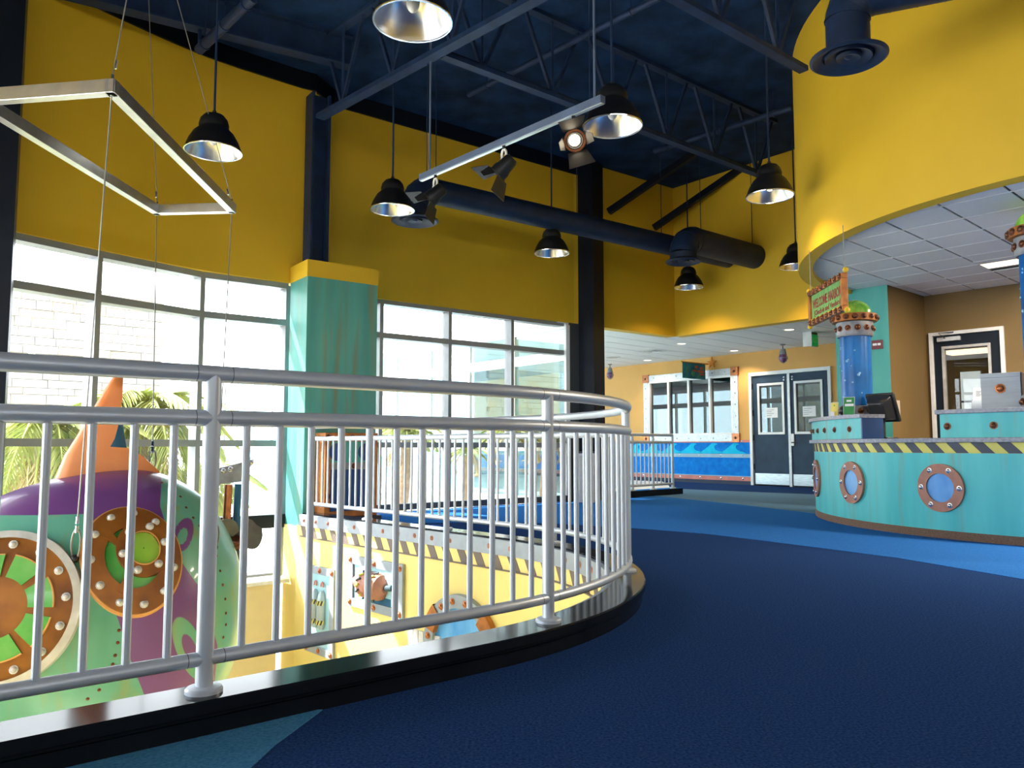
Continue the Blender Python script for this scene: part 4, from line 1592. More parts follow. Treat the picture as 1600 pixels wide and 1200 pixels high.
pipe('thin navy sprinkler pipe crossing the deck in the middle', [gz(732, 148, 5.3), gz(1030, -4, 5.3)], 0.035)
pipe('thin navy sprinkler pipe low in the far corner of the deck', [gz(1022, 236, 5.3), gz(1238, 168, 5.3)], 0.04)
pp_ = pipe('grey capped pipe above the pendant lamp by the curved wall', [gz(311, 78, 5.0), gz(396, -4, 5.0)], 0.05, 'duct_navy')
q = gz(309, 45, 5.0)
part('valve', MB().tube([gz(311, 78, 5.0), gz(311, 78, 5.0) + Vector((-0.02, 0.05, 0.28))], 0.02, 8), 'navy_steel', pp_)
for lb, a, b in (('dark diagonal brace rising from the far yellow wall, left one', gp(951, 331, HC, 50.5), gz(1090, 236, 5.58)),
                 ('dark diagonal brace rising from the far yellow wall, right one', gp(1022, 356, HC, 50.5), gz(1165, 258, 5.58))):
    single('diagonal_brace', MB().bar(a, b, 0.10, 0.10), 'black_steel', lb, 'brace', a, 'diagonal braces in the far corner', smooth=0)
tr0, tr1 = gz(1196, 82, 5.3), gz(1201, 240, 4.2)

# ================================================================== DUCTS
def diffuser(t, P, r):
    T = Matrix.Translation(P)
    d = part('diffuser', MB().lathe([(r * 0.55, 0.05), (r * 0.75, 0.045), (r, 0.01), (r * 1.0, 0.0), (r * 0.93, -0.012), (r * 0.72, 0.018), (r * 0.66, 0.02)], 40, T), 'duct_navy', t)
    part('cone', MB().lathe([(r * 0.62, 0.03), (r * 0.60, 0.0), (r * 0.36, 0.03), (r * 0.34, 0.035)], 40, T), 'duct_navy', d)
    part('cone', MB().lathe([(r * 0.32, 0.02), (r * 0.30, -0.004), (r * 0.12, 0.012), (r * 0.06, -0.002), (0.0005, -0.004)], 32, T), 'duct_navy', d)


def bend(p, d0, d1, R_, n_=7):
    """quarter bend starting at p heading d0, ending heading d1"""
    c = p + d1 * R_
    return [c - d1 * R_ * math.cos(PI / 2 * k / n_) + d0 * R_ * math.sin(PI / 2 * k / n_) for k in range(n_ + 1)]


def rib(t, pts, r, every=1):
    for p, q in zip(pts[:-1:every], pts[1::every]):
        d = (q - p).normalized() * 0.006
        part('seam', MB().tube([p - d, p + d], r * 1.025, 20), 'duct_navy', t)


UP = Vector((0, 0, 1))
d51 = hd(51)
# long duct along the window wall
zc_ = 3.99
a = gz(668, 297, zc_)
b = gz(1138, 404, zc_)
dl = (b - a).normalized()
t = thing('air_duct', 'long round navy duct along the yellow wall with a diffuser at its left end', 'duct', b, 'round navy air ducts')
el = bend(a + dl * 0.05, -dl, -UP, 0.22)
part('pipe', MB().tube([b, a + dl * 0.05], 0.155, 28), 'duct_navy', t)
part('elbow', MB().tube(el, 0.165, 24), 'duct_navy', t)
dp = el[-1]
part('drop', MB().tube([dp, dp - UP * 0.17], [0.16, 0.165], 24), 'duct_navy', t)
rib(t, el, 0.165, 2)
diffuser(t, dp - UP * 0.20, 0.285)
for k in (0.02, 0.42, 0.72):
    p = a + (b - a) * k
    part('hanger', MB().tube([p, Vector((p.x, p.y, CEILZ))], 0.006, 6), 'navy_steel', t)
# shorter duct into the right wall
a, b = gz(1083, 380, 4.0), gz(1178, 402, 4.0)
a = gp(1083, 380, gz(1178, 402, 4.0), 50)
a.z = 4.0
b = a + d51 * 1.95
t = thing('air_duct', 'short round navy duct with a small diffuser above the far pendant lamp', 'duct', b, 'round navy air ducts')
el = bend(a, -d51, -UP, 0.24)
part('pipe', MB().tube([b, a], 0.20, 28), 'duct_navy', t)
part('elbow', MB().tube(el, 0.205, 24), 'duct_navy', t)
rib(t, el, 0.205, 3)
dp = el[-1]
part('drop', MB().tube([dp, dp - UP * 0.10], 0.20, 24), 'duct_navy', t)
diffuser(t, dp - UP * 0.13, 0.27)
for k in (0.1, 0.8):
    p = a + (b - a) * k
    part('hanger', MB().tube([p, Vector((p.x, p.y, CEILZ))], 0.006, 6), 'navy_steel', t)
# near duct before the drum
P = gy(1326, 92, 5.6)
t = thing('air_duct', 'near spiral duct with a big round diffuser before the yellow drum', 'duct', P, 'round navy air ducts')
diffuser(t, P, 0.275)
r_ = 0.155
dr_ = hd(113)
top = P + UP * 0.30
part('drop', MB().tube([P + UP * 0.04, top], r_, 28), 'duct_navy', t)
el = bend(top, UP, dr_, 0.17)
part('elbow', MB().tube(el, r_ * 1.03, 28), 'duct_navy', t)
rib(t, el, r_ * 1.03, 2)
e_ = el[-1]
part('pipe', MB().tube([e_, e_ + dr_ * 2.6], r_, 28), 'duct_navy', t)
for k in range(14):
    p = e_ + dr_ * (0.12 + 0.18 * k)
    part('seam', MB().tube([p, p + dr_ * 0.008], r_ * 1.015, 28), 'duct_navy', t)
for k in (0.5, 2.0):
    p = e_ + dr_ * k
    part('hanger', MB().tube([p, Vector((p.x, p.y, CEILZ))], 0.006, 6), 'navy_steel', t)

# ================================================================== TRACK LIGHTS
ta, tb = gz(658, 278, 3.5), gz(942, 155, 3.5)
td = (tb - ta).normalized()
t = thing('light_track', 'grey-blue ceiling light track bar hanging on two thin rods', 'track', (ta + tb) / 2)
part('bar', MB().bar(ta, tb, 0.055, 0.06), 'silver_rail', t, smooth=0).data.materials[0] = MATS['duct_track'] if 'duct_track' in MATS else mat('duct_track', (0.11, 0.15, 0.24), 0.4, metal=0.2, var=0.08)
part('lip', MB().bar(ta + Vector((0, 0, -0.032)), tb + Vector((0, 0, -0.032)), 0.03, 0.008), 'aluminium', t, smooth=0)
for k in (0.06, 0.965):
    p = ta + (tb - ta) * k
    part('rod', MB().tube([p, Vector((p.x, p.y, CEILZ))], 0.010, 8), 'duct_track', t)
    part('wire', MB().tube([p - td * 0.05, Vector((p.x, p.y, CEILZ)) - td * 0.05], 0.004, 6), 'navy_steel', t)


def track_head(label, k, aim, lit, rimm='matte_black'):
    p = ta + (tb - ta) * k + Vector((0, 0, -0.035))
    t = thing('track_spotlight', label, 'spotlight', p, 'barn door track spotlights')
    part('clip', MB().tube([p, p + Vector((0, 0, -0.03))], 0.016, 10), 'plastic_dark', t)
    loop_ = [p + Vector((0, 0, -0.075)) + td * (0.028 * math.sin(a)) + Vector((0, 0, 0.045 * math.cos(a))) for a in [2 * PI * q / 14 for q in range(15)]]
    part('yoke', MB().tube(loop_, 0.011, 8), 'porcelain', t)
    c = p + Vector((0, 0, -0.19)) + td * 0.0
    part('yoke', MB().tube([p + Vector((0, 0, -0.11)), c + Vector((0, 0, 0.07))], [0.026, 0.032], 10), 'porcelain', t)
    A = align(c, aim)
    hd_ = part('head', MB().lathe([(0.0005, -0.11), (0.045, -0.11), (0.062, -0.085), (0.068, 0.0), (0.078, 0.03), (0.078, 0.075), (0.062, 0.078), (0.058, 0.03), (0.0005, 0.02)], 24, A), 'matte_black', t)
    part('lamp', MB().lathe([(0.044, 0.055), (0.035, 0.035), (0.0005, 0.025)], 24, A), 'bulb' if lit else 'reflector', hd_)
    part('ring', MB().lathe([(0.070, 0.076), (0.070, 0.088), (0.086, 0.088), (0.086, 0.076)], 24, A), 'copper' if lit else 'barn_door', hd_)  # copper colour on the lit head paints its warm glow
    for q in range(4):
        R = A @ Matrix.Rotation(q * PI / 2 + 0.3, 4, 'Z')
        if q % 2 == 0:
            pl_ = [(-0.075, 0.0), (0.075, 0.0), (0.105, 0.155), (-0.105, 0.155)]
        else:
            pl_ = [(-0.055, 0.0), (0.055, 0.0), (0.03, 0.10), (-0.03, 0.10)]
        H = R @ Matrix.Translation((0, 0.084, 0.085)) @ Matrix.Rotation(rad(52 if q % 2 == 0 else 60), 4, 'X')
        part('barn_door', MB().prism(pl_, -0.002, 0.002, H), 'barn_door', hd_, smooth=0)
    return t


track_head('track spotlight at the left end of the bar before the round diffuser', 0.10, Vector((-0.75, 0.1, -0.65)), 0)
track_head('middle track spotlight with two wide dark flaps', 0.52, Vector((-0.70, 0.25, -0.66)), 0)
track_head('lit track spotlight with a glowing lens near the right end of the bar', 0.87, Vector((0.05, -0.80, -0.42)), 1)

# ================================================================== RECEPTION COUNTER
CT = Matrix.Translation((CC.x, CC.y, 0))


def cpt(phi, r, z):
    a = rad(phi)
    return Vector((CC.x + r * math.cos(a), CC.y + r * math.sin(a), z))


def cn(phi):
    return Vector((math.cos(rad(phi)), math.sin(rad(phi)), 0))


def arcbox(r0, r1, z0, z1, p0, p1, n_=40, mb=None, mi=0):
    mb = mb or MB()
    V, F_ = [], []
    for k in range(n_ + 1):
        p = p0 + (p1 - p0) * k / n_
        V += [cpt(p, r0, z0), cpt(p, r1, z0), cpt(p, r1, z1), cpt(p, r0, z1)]
    for k in range(n_):
        for j in range(4):
            F_.append((k * 4 + j, k * 4 + (j + 1) % 4, k * 4 + 4 + (j + 1) % 4, k * 4 + 4 + j))
    F_ += [(0, 1, 2, 3), (n_ * 4 + 3, n_ * 4 + 2, n_ * 4 + 1, n_ * 4)]
    return mb.add([tuple(v) for v in V], F_, mi)


PH0, PH1 = 148, 262
ct = thing('reception_counter', 'curved cyan rust-streaked reception counter with portholes and hazard stripe band', 'counter', FR(CC.x, CC.y, 0, 90))
part('body', arcbox(CR - 0.10, CR, 0.08, 0.80, PH0, PH1, 60), 'cyan_rust', ct)
part('plinth', arcbox(CR - 0.12, CR + 0.006, 0.0, 0.08, PH0, PH1, 60), 'plinth_brown', ct)
hz = part('hazard_band', arcbox(CR - 0.10, CR + 0.001, 0.80, 0.90, PH0, PH1, 60), 'hazard_yellow', ct)
ph_ = PH0 + 1.0
while ph_ < PH1 - 4:
    V = []
    for r in (CR - 0.002, CR + 0.006):
        for k in range(4):
            for (z, sh) in ((0.801, 0), (0.899, -1.75)):
                V.append(cpt(ph_ + k * 0.67 + sh + 1.75, r, z))
    F_ = []
    for k in range(3):
        a = k * 2
        F_ += [(a, a + 1, a + 3, a + 2), (8 + a, 8 + a + 2, 8 + a + 3, 8 + a + 1), (a, a + 2, 8 + a + 2, 8 + a), (a + 1, 8 + a + 1, 8 + a + 3, a + 3)]
    F_ += [(0, 8, 9, 1), (6, 7, 15, 14)]
    part('stripe', MB().add([tuple(v) for v in V], F_), 'hazard_dark', hz, smooth=0)
    ph_ += 4.07
part('worktop', arcbox(CR - 0.72, CR + 0.055, 0.90, 0.943, PH0, PH1, 60), 'granite', ct, bevel=0.004)
part('inner_panel', arcbox(CR - 0.70, CR - 0.67, 0.0, 0.90, PH0, PH1, 40), 'blue_panel', ct)
# raised fronts
r1_ = part('raised_front', arcbox(CR - 0.23, CR + 0.02, 0.943, 1.165, PH0, 191.4, 30), 'cyan_rust', ct)
part('end_panel', MB().add([tuple(cpt(p, r, z)) for p in (191.4, 191.75) for r, z in ((CR - 0.235, 0.943), (CR + 0.02, 0.943), (CR + 0.02, 1.165), (CR - 0.235, 1.165))],
                           [(0, 1, 2, 3), (7, 6, 5, 4), (0, 4, 5, 1), (1, 5, 6, 2), (2, 6, 7, 3), (3, 7, 4, 0)]), 'blue_panel', r1_, smooth=0)
part('raised_top', arcbox(CR - 0.46, CR + 0.055, 1.165, 1.205, PH0, 186.5, 30), 'granite', ct)
part('raised_top', arcbox(CR - 0.25, CR + 0.055, 1.165, 1.205, 186.5, 191.95, 8), 'granite', ct)
r2_ = part('raised_front', arcbox(CR - 0.23, CR + 0.02, 0.943, 1.165, 209.3, PH1, 30), 'cyan_rust', ct)
part('raised_top', arcbox(CR - 0.46, CR + 0.05, 1.165, 1.205, 208.7, PH1, 30), 'granite', ct, bevel=0.004)
for p in (152, 156.5, 161, 166, 171, 176.2, 181.6, 187.6):
    inst('bolt', BOLT_DARK, r1_, align(cpt(p, CR + 0.02, 1.05), cn(p)))
for p in (210.6, 218.0, 225.5, 233, 241):
    inst('bolt', BOLT_DARK, r2_, align(cpt(p, CR + 0.02, 1.05), cn(p)))


def cyl_disc(phi, z, rr0, rr1, h0, h1, n_=48, sub_=2):
    """annulus laid on the curved counter front"""
    V, F_ = [], []
    rr0 = max(rr0, 0.0)
    for k in range(n_):
        a = 2 * PI * k / n_
        row = []
        for h in (h1, h0):
            rng = range(sub_ + 1) if h == h1 else range(sub_, -1, -1)
            for j in rng:
                rr = rr0 + (rr1 - rr0) * j / sub_
                row.append(cpt(phi + math.degrees(rr * math.cos(a) / CR), CR + h, z + rr * math.sin(a)))
        V.append(row)
    L = len(V[0])
    for k in range(n_):
        p_, q_ = k * L, ((k + 1) % n_) * L
        for j in range(L):
            F_.append((p_ + j, q_ + j, q_ + (j + 1) % L, p_ + (j + 1) % L))
    return MB().add([tuple(v) for r in V for v in r], F_)


for p in (166.6, 187.4, 208.8, 230.2):
    fr_ = part('porthole', cyl_disc(p, 0.475, 0.135, 0.225, -0.01, 0.028), 'copper_matte', ct)
    part('pane', cyl_disc(p, 0.475, 0.002, 0.14, -0.01, 0.010), 'porthole_blue', fr_)
    for k in range(6):
        a = PI * k / 3
        pp = p + math.degrees(0.185 * math.cos(a) / CR)
        inst('bolt', BOLT_STEEL, fr_, align(cpt(pp, CR + 0.028, 0.475 + 0.185 * math.sin(a)), cn(pp)))


# blue pipe columns with green domes
def pipe_column(label, P, ztop):
    t = thing('pipe_column', label, 'column', P, 'blue pipe columns on the counter')
    T = Matrix.Translation((P.x, P.y, 0))
    zb = P.z
    h = ztop - zb
    zc1 = ztop - 0.175                               # copper flange top
    part('tube', MB().lathe([(0.165, zb + 0.05), (0.165, ztop - 0.40)], 40, T), 'tube_blue', t)
    bs = part('base_band', MB().lathe([(0.19, zb), (0.20, zb + 0.005), (0.20, zb + 0.105), (0.19, zb + 0.115), (0.165, zb + 0.118)], 40, T), 'metal_grey', t)
    col = part('collar', MB().lathe([(0.15, ztop - 0.43), (0.185, ztop - 0.43), (0.198, ztop - 0.41), (0.198, ztop - 0.265), (0.15, ztop - 0.26)], 40, T), 'metal_grey', t)
    fl = part('flange', MB().lathe([(0.15, zc1 - 0.085), (0.238, zc1 - 0.085), (0.242, zc1 - 0.08), (0.242, zc1 - 0.005), (0.236, zc1), (0.12, zc1)], 48, T), 'orange_metal', t)
    part('dome', MB().lathe([(0.185, zc1 - 0.01)] + [(0.185 * math.cos(a), zc1 + 0.175 * math.sin(a)) for a in [PI / 2 * k / 12 for k in range(12)]] + [(0.0005, zc1 + 0.175)], 40, T), 'dome_green', t)
    for k in range(16):
        a = 2 * PI * k / 16
        n = Vector((math.cos(a), math.sin(a), 0))
        inst('bolt', BOLT_DARK, fl, align(Vector((P.x, P.y, zc1 - 0.043)) + n * 0.242, n))
    for k in range(12):
        a = 2 * PI * (k + 0.5) / 12
        n = Vector((math.cos(a), math.sin(a), 0))
        inst('bolt', BOLT_DARK, col, align(Vector((P.x, P.y, ztop - 0.34)) + n * 0.198, n))
        inst('bolt', BOLT_DARK, bs, align(Vector((P.x, P.y, zb + 0.055)) + n * 0.20, n))
    rnd = random.Random(3)
    for k in range(16):
        a = rad(150 + 130 * rnd.random())
        z = zb + 0.2 + (h - 0.75) * rnd.random()
        n = Vector((math.cos(a), math.sin(a), 0))
        r = 0.006 + 0.012 * rnd.random()
        part('painted_bubble', MB().sphere(Vector((P.x, P.y, z)) + n * 0.163, r, 8, 5), 'bubble', t)
    return t


pipe_column('blue pipe column with a green dome on the left end of the counter', Vector((3.935, 8.85, 1.205)), 2.54)
pipe_column('taller blue pipe column at the right edge of the picture', cpt(224.9, CR - 0.24, 1.205), 3.0)

# things on the counter
P = cpt(213.0, CR - 0.15, 1.205)
a0_ = gz(1534, 640, 1.205)
BF = FR(a0_.x, a0_.y, 1.205, 128)
bx = thing('grey_box', 'grey wood-grain box with one copper bolt on the raised counter', 'box', BF)
part('body', MB().box(0.0, 0.315, 0.0, 0.30, 0.0, 0.295, BF), ['box_grey'], bx, smooth=0, bevel=0.003)
part('lid', MB().box(-0.002, 0.317, -0.002, 0.302, 0.295, 0.335, BF), 'box_grey', bx, smooth=0, bevel=0.003)
part('side_panel', MB().box(0.3175, 0.325, 0.0, 0.30, 0.0, 0.333, BF), 'box_dark', bx, smooth=0)
inst('bolt', BOLT_BIG, bx, align(BF @ Vector((0.155, -0.001, 0.19)), BF.to_3x3() @ Vector((0, -1, 0))))
# brochure holder
a0_ = gz(1517, 643, 1.205)
HF = FR(a0_.x, a0_.y, 1.205, 133)
hb_ = thing('brochure_holder', 'clear acrylic brochure holder with leaflets left of the grey box', 'holder', HF)
lean = Matrix.Rotation(rad(-14), 4, 'X')
HB = HF @ Matrix.Translation((0, 0.05, 0)) @ lean
part('back', MB().box(0.0, 0.11, 0.02, 0.026, 0.0, 0.255, HB), 'acrylic', hb_, smooth=0)
part('side', MB().box(0.106, 0.112, -0.02, 0.026, 0.0, 0.25, HB), 'acrylic_edge', hb_, smooth=0)
part('side', MB().box(-0.002, 0.003, -0.02, 0.026, 0.0, 0.12, HB), 'acrylic_edge', hb_, smooth=0)
part('pocket', MB().box(0.0, 0.11, -0.022, -0.018, 0.0, 0.11, HB), 'acrylic', hb_, smooth=0)
part('leaflets', MB().box(0.008, 0.104, -0.015, 0.018, 0.008, 0.235, HB), 'paper', hb_, smooth=0)
part('foot', MB().box(0.0, 0.11, -0.02, 0.10, 0.0, 0.006, HF), 'acrylic_edge', hb_, smooth=0)
for k in range(5):
    part('print_line', MB().box(0.035, 0.08 - 0.006 * (k % 3), -0.0165, -0.015, 0.20 - 0.012 * k, 0.206 - 0.012 * k, HB), 'ink', hb_, smooth=0)
# monitor seen from behind
MP = gy(1377, 650, 8.5)
MF = FR(MP.x, MP.y, 0.943, 60)
mn = thing('monitor', 'dark monitor seen from behind on the counter beside the blue end panel', 'monitor', MF)
T_ = MF @ Matrix.Translation((0, 0, 0.33)) @ Matrix.Rotation(rad(-20), 4, 'Y')
part('screen_shell', MB().box(0.02, 0.06, -0.17, 0.17, -0.165, 0.165, T_), 'plastic_dark', mn, bevel=0.012)
part('back_hump', MB().add([tuple(T_ @ Vector(p)) for p in ((0.02, -0.15, -0.14), (0.02, 0.15, -0.14), (0.02, 0.15, 0.15), (0.02, -0.15, 0.15), (-0.10, -0.09, -0.09), (-0.10, 0.09, -0.09), (-0.10, 0.09, 0.10), (-0.10, -0.09, 0.10))],
                           [(0, 1, 2, 3), (7, 6, 5, 4), (0, 4, 5, 1), (1, 5, 6, 2), (2, 6, 7, 3), (3, 7, 4, 0)]), 'plastic_dark', mn, bevel=0.02)
part('neck', MB().bar(MF @ Vector((-0.03, 0, 0.01)), MF @ Vector((-0.02, 0, 0.30)), 0.10, 0.05), 'plastic_dark', mn, bevel=0.006)
part('foot', MB().box(-0.10, 0.10, -0.13, 0.13, 0.0, 0.018, MF), 'plastic_dark', mn, bevel=0.006)
part('cable_tail', MB().tube([MF @ Vector((-0.06, -0.05, 0.24)), MF @ Vector((-0.10, -0.07, 0.12)), MF @ Vector((-0.09, -0.09, 0.005)), MF @ Vector((-0.02, -0.16, 0.005))], 0.006, 6), 'plastic_dark', mn)
# cards on the raised top
def card(u, v, wd, ht, name, label, m_, head, lean_=8):
    a = gy(u, 650, v)
    F = FR(a.x, a.y, 1.205, head)
    t = thing(name, label, 'card', F)
    B = F @ Matrix.Rotation(rad(-lean_), 4, 'X')
    part('sheet', MB().box(0.006, wd - 0.006, -0.0035, 0.0, 0.008, ht - 0.006, B), m_, t, smooth=0)
    part('holder', MB().box(0, wd, 0.0, 0.004, 0.0, ht, B), 'acrylic', t, smooth=0)
    part('strut', MB().box(wd * 0.3, wd * 0.7, 0.0, 0.055, 0.0, 0.006, F), 'acrylic', t, smooth=0)
    return t, B


t, B = card(1317.5, 8.60, 0.122, 0.205, 'counter_sign', 'green counter card with white print before the blue pipe column', 'card_green', 131)
for (x0, x1, z0, z1) in ((0.035, 0.088, 0.150, 0.172), (0.018, 0.112, 0.100, 0.128)):
    part('print_line', MB().box(x0, x1, -0.0046, -0.0034, z0, z1, B), 'paper', t, smooth=0)
t, B = card(1297.5, 8.93, 0.09, 0.165, 'counter_card', 'yellow card with faint print at the left end of the counter', 'card_yellow', 131)
part('print_line', MB().box(0.035, 0.05, -0.0046, -0.0034, 0.118, 0.135, B), 'sub_pane_lime', t, smooth=0)
part('white_slip', MB().box(0.012, 0.055, -0.03, -0.026, 0.0, 0.05, B), 'paper', t, smooth=0)
P = gy(1319, 650, 8.76)
P.z = 1.205
PFm = Matrix.Translation(P)
tm = thing('card_terminal', 'small dark rounded device half hidden by the green counter card', 'device', PFm)
part('body', MB().sphere(P + Vector((0, 0, 0.058)), 0.07, 16, 10, (0.8, 0.6, 0.85)), 'plastic_dark', tm)
part('foot', MB().lathe([(0.045, 0.0), (0.05, 0.004), (0.04, 0.012), (0.0005, 0.014)], 20, PFm), 'plastic_dark', tm)
P = cpt(221.6, CR - 0.40, 1.205)
PFm = FR(P.x, P.y, P.z, 130)
tm = thing('desk_phone', 'dark device with small white keys right of the grey box', 'device', PFm)
part('body', MB().box(0, 0.18, 0, 0.16, 0, 0.10, PFm), 'plastic_dark', tm, bevel=0.008)
for k in range(4):
    part('key', MB().box(0.02 + 0.035 * k, 0.04 + 0.035 * k, -0.004, 0.0, 0.05, 0.065, PFm), 'paper', tm, smooth=0)
# wall plate and red room sign on the teal wall
a = gp(1366, 532, TL, 137)
b = gp(1378, 545, TL, 137)
d137 = hd(137)
RS = FR(a.x, a.y, 0, 137)
rs = single('room_sign', MB().box(-0.03, 0.115, -0.018, -0.002, b.z, a.z, RS), 'red_sign', 'small dark red sign with white print on the teal wall', 'sign', RS @ Matrix.Translation((0, 0, b.z)), smooth=0, bevel=0.002)
zm = (a.z + b.z) / 2
for (x0, x1) in ((-0.015, 0.04), (0.05, 0.09)):
    part('print_line', MB().box(x0, x1, -0.021, -0.018, zm - 0.012, zm + 0.018, RS), 'paper', rs, smooth=0)
a = gp(1395, 625, TR_, 49)
b = gp(1406, 657, TR_, 49)
sw = FR(a.x, a.y, 0, 49)
o = single('switch_plate', MB().box(0.0, (b - a).xy.length, -0.012, 0.0, b.z, a.z, sw), 'cream_plate', 'pinkish wall plate on the brown wall behind the monitor', 'wall plate', sw @ Matrix.Translation((0, 0, b.z)), smooth=0, bevel=0.002)
part('rocker', MB().box(0.03, 0.06, -0.018, -0.012, (a.z + b.z) / 2 - 0.04, (a.z + b.z) / 2 + 0.04, sw), 'grid_white', o, smooth=0)

# ================================================================== HANGING SIGN
sa, sb = gy(1266.5, 485, 8.42), gy(1320.5, 454, 7.42)
zt = (gy(1266, 458, 8.42).z + gy(1320, 425, 7.42).z) / 2
zb = (gy(1268, 511, 8.42).z + gy(1321, 484, 7.42).z) / 2
d = Vector((sb.x - sa.x, sb.y - sa.y, 0))
SL = d.length
sh_ = math.degrees(math.atan2(d.x, d.y))
SF = FR(sa.x, sa.y, zb, sh_)
SH = zt - zb
sg = thing('hanging_sign', 'green welcome sign in a riveted copper frame hanging from the drum edge', 'sign', SF)
part('board', MB().box(0.03, SL - 0.03, -0.004, 0.012, 0.03, SH - 0.03, SF), 'sign_green', sg, smooth=0)
for (x0, x1, z0, z1) in ((0, SL, 0, 0.05), (0, SL, SH - 0.05, SH), (0, 0.055, 0.05, SH - 0.05), (SL - 0.055, SL, 0.05, SH - 0.05)):
    part('frame_bar', MB().box(x0, x1, -0.028, 0.028, z0, z1, SF), 'orange_metal', sg, bevel=0.006)
part('gold_bead', MB().box(0.055, SL - 0.055, -0.022, -0.004, 0.05, 0.062, SF), 'gold', sg, smooth=0)
sn = SF.to_3x3() @ Vector((0, -1, 0))
for k in range(8):
    for z in (0.025, SH - 0.025):
        inst('rivet', BOLT_DARK, sg, align(SF @ Vector((0.06 + (SL - 0.12) * k / 7, -0.028, z)), sn))
for x in (0.0, SL):
    for z in (0.0, SH):
        part('knob', MB().sphere(SF @ Vector((x + (0.03 if x else -0.03), 0, z + (0.02 if z else -0.0))), 0.028, 12, 8), 'gold', sg)
TX = lambda x, z: SF @ Matrix(((1, 0, 0, x), (0, 0, -1, -0.0045), (0, 1, 0, z), (0, 0, 0, 1)))
text_mesh('WELCOME HARBOR', 0.135, TX(SL / 2, SH * 0.57), 'lettering', 'sign_red', sg, SL * 0.82, bold=0.004)
text_mesh('(Check-in and Vendors)', 0.078, TX(SL / 2 + 0.01, SH * 0.31), 'lettering', 'sign_red', sg, SL * 0.76, bold=0.0015)
for x in (0.02, SL + 0.0):
    part('wire', MB().tube([SF @ Vector((x, 0, SH)), SF @ Vector((x, 0, 3.0 - zb + 0.01))], 0.004, 6), 'cable', sg)

# troffer in the drum ceiling
def gpt(x, y, z):
    v = GX * x + GY * y
    return Vector((v.x, v.y, z))


TRF = FR(gpt(10.47, -2.55, 3.055).x, gpt(10.47, -2.55, 3.055).y, 3.05, 138)
tr = thing('ceiling_troffer', 'warm lit recessed ceiling light under the yellow drum', 'ceiling light', TRF)
part('diffuser', MB().box(-0.54, 0.54, -0.09, 0.22, 0.003, 0.02, TRF), 'lamp_warm', tr, smooth=0)
part('frame', MB().box(-0.555, 0.555, -0.275, -0.09, 0.0, 0.03, TRF).box(-0.555, 0.555, 0.22, 0.275, 0.0, 0.03, TRF).box(-0.555, -0.54, -0.09, 0.22, 0, 0.03, TRF).box(0.54, 0.555, -0.09, 0.22, 0, 0.03, TRF), 'ceiling_tile_grey', tr, smooth=0)

for k, (gx, gy_) in enumerate(((10.47, -2.5), (8.0, -0.3), (10.2, 0.4))):   # visible troffer's lamp, then two unseen ones added to brighten the ceiling
    l = bpy.data.lights.new('troffer_lamp', 'AREA')
    l.shape = 'RECTANGLE'
    l.size, l.size_y = 1.05, 0.30
    l.energy = 80 if k == 0 else 300
    l.color = (1, 0.86, 0.66)
    lo = bpy.data.objects.new('troffer_lamp', l)
    q = gpt(gx, gy_, 3.04)
    lo.location = q
    lo.rotation_euler = (0, 0, rad(-48))
    COL.objects.link(lo)
    if k:
        TF2 = FR(q.x, q.y, 3.05, 138)
        t2 = thing('ceiling_troffer', ['', 'unseen ceiling light added to brighten the counter room, near one', 'unseen ceiling light added to brighten the counter room, far one'][k], 'ceiling light', TF2)
        part('diffuser', MB().box(-0.54, 0.54, -0.16, 0.16, 0.0, 0.004, TF2), 'lamp_warm', t2, smooth=0)
        part('frame', MB().box(-0.57, 0.57, -0.19, -0.16, -0.004, 0.004, TF2).box(-0.57, 0.57, 0.16, 0.19, -0.004, 0.004, TF2).box(-0.57, -0.54, -0.16, 0.16, -0.004, 0.004, TF2).box(0.54, 0.57, -0.16, 0.16, -0.004, 0.004, TF2), 'grid_white', t2, smooth=0)

# ================================================================== SOFFIT FIXTURES
for k, (u, v, lb) in enumerate(((1233, 515, 'recessed downlight in the soffit near the hanging sign'), (1147, 548, 'recessed downlight in the soffit nearest the tan wall'),
                                (1065, 537, 'recessed downlight in the soffit close to the yellow corner'), (1012, 563, 'recessed downlight in the soffit above the riveted window, farthest one'))):
    P = gz(u, v, 3.0)
    T = Matrix.Translation((P.x, P.y, 3.0))
    t = thing('downlight', lb, 'downlight', P, 'soffit downlights')
    part('trim_ring', MB().lathe([(0.085, 0.004), (0.085, -0.004), (0.12, -0.006), (0.125, 0.002)], 24, T), 'white_plain', t)
    part('lens', MB().lathe([(0.085, -0.001), (0.0005, -0.0015)], 24, T), 'downlight', t)
    l = bpy.data.lights.new('downlight_lamp', 'SPOT')
    l.energy = 120
    l.color = (1, 0.82, 0.58)
    l.spot_size = rad(130)
    l.spot_blend = 0.6
    l.shadow_soft_size = 0.07
    lo = bpy.data.objects.new('downlight_lamp', l)
    lo.location = (P.x, P.y, 2.985)
    COL.objects.link(lo)
P = gz(1020, 549, 3.0)
T = FR(P.x, P.y, 3.0, 48)
t = thing('ceiling_vent', 'square louvred air vent in the white soffit', 'vent', T)
m = MB()
for k, r in enumerate((0.30, 0.23, 0.16, 0.09)):
    m.lathe([(r * 1.414, -0.002 - 0.004 * k), (r * 1.414 - 0.06, 0.010)], 4, T @ Matrix.Rotation(PI / 4, 4, 'Z'))
part('louvre', m, 'ceiling_tile_grey', t, smooth=0)
part('back', MB().box(-0.3, 0.3, -0.3, 0.3, 0.008, 0.012, T), 'aged_grey', t, smooth=0)
P = gz(957, 558, 3.0)
T = Matrix.Translation((P.x, P.y, 3.0))
t = thing('ceiling_speaker', 'round grey speaker grille in the soffit beside the black column', 'speaker', T)
part('grille', MB().lathe([(0.16, -0.008), (0.0005, -0.012)], 28, T), 'aged_grey', t)
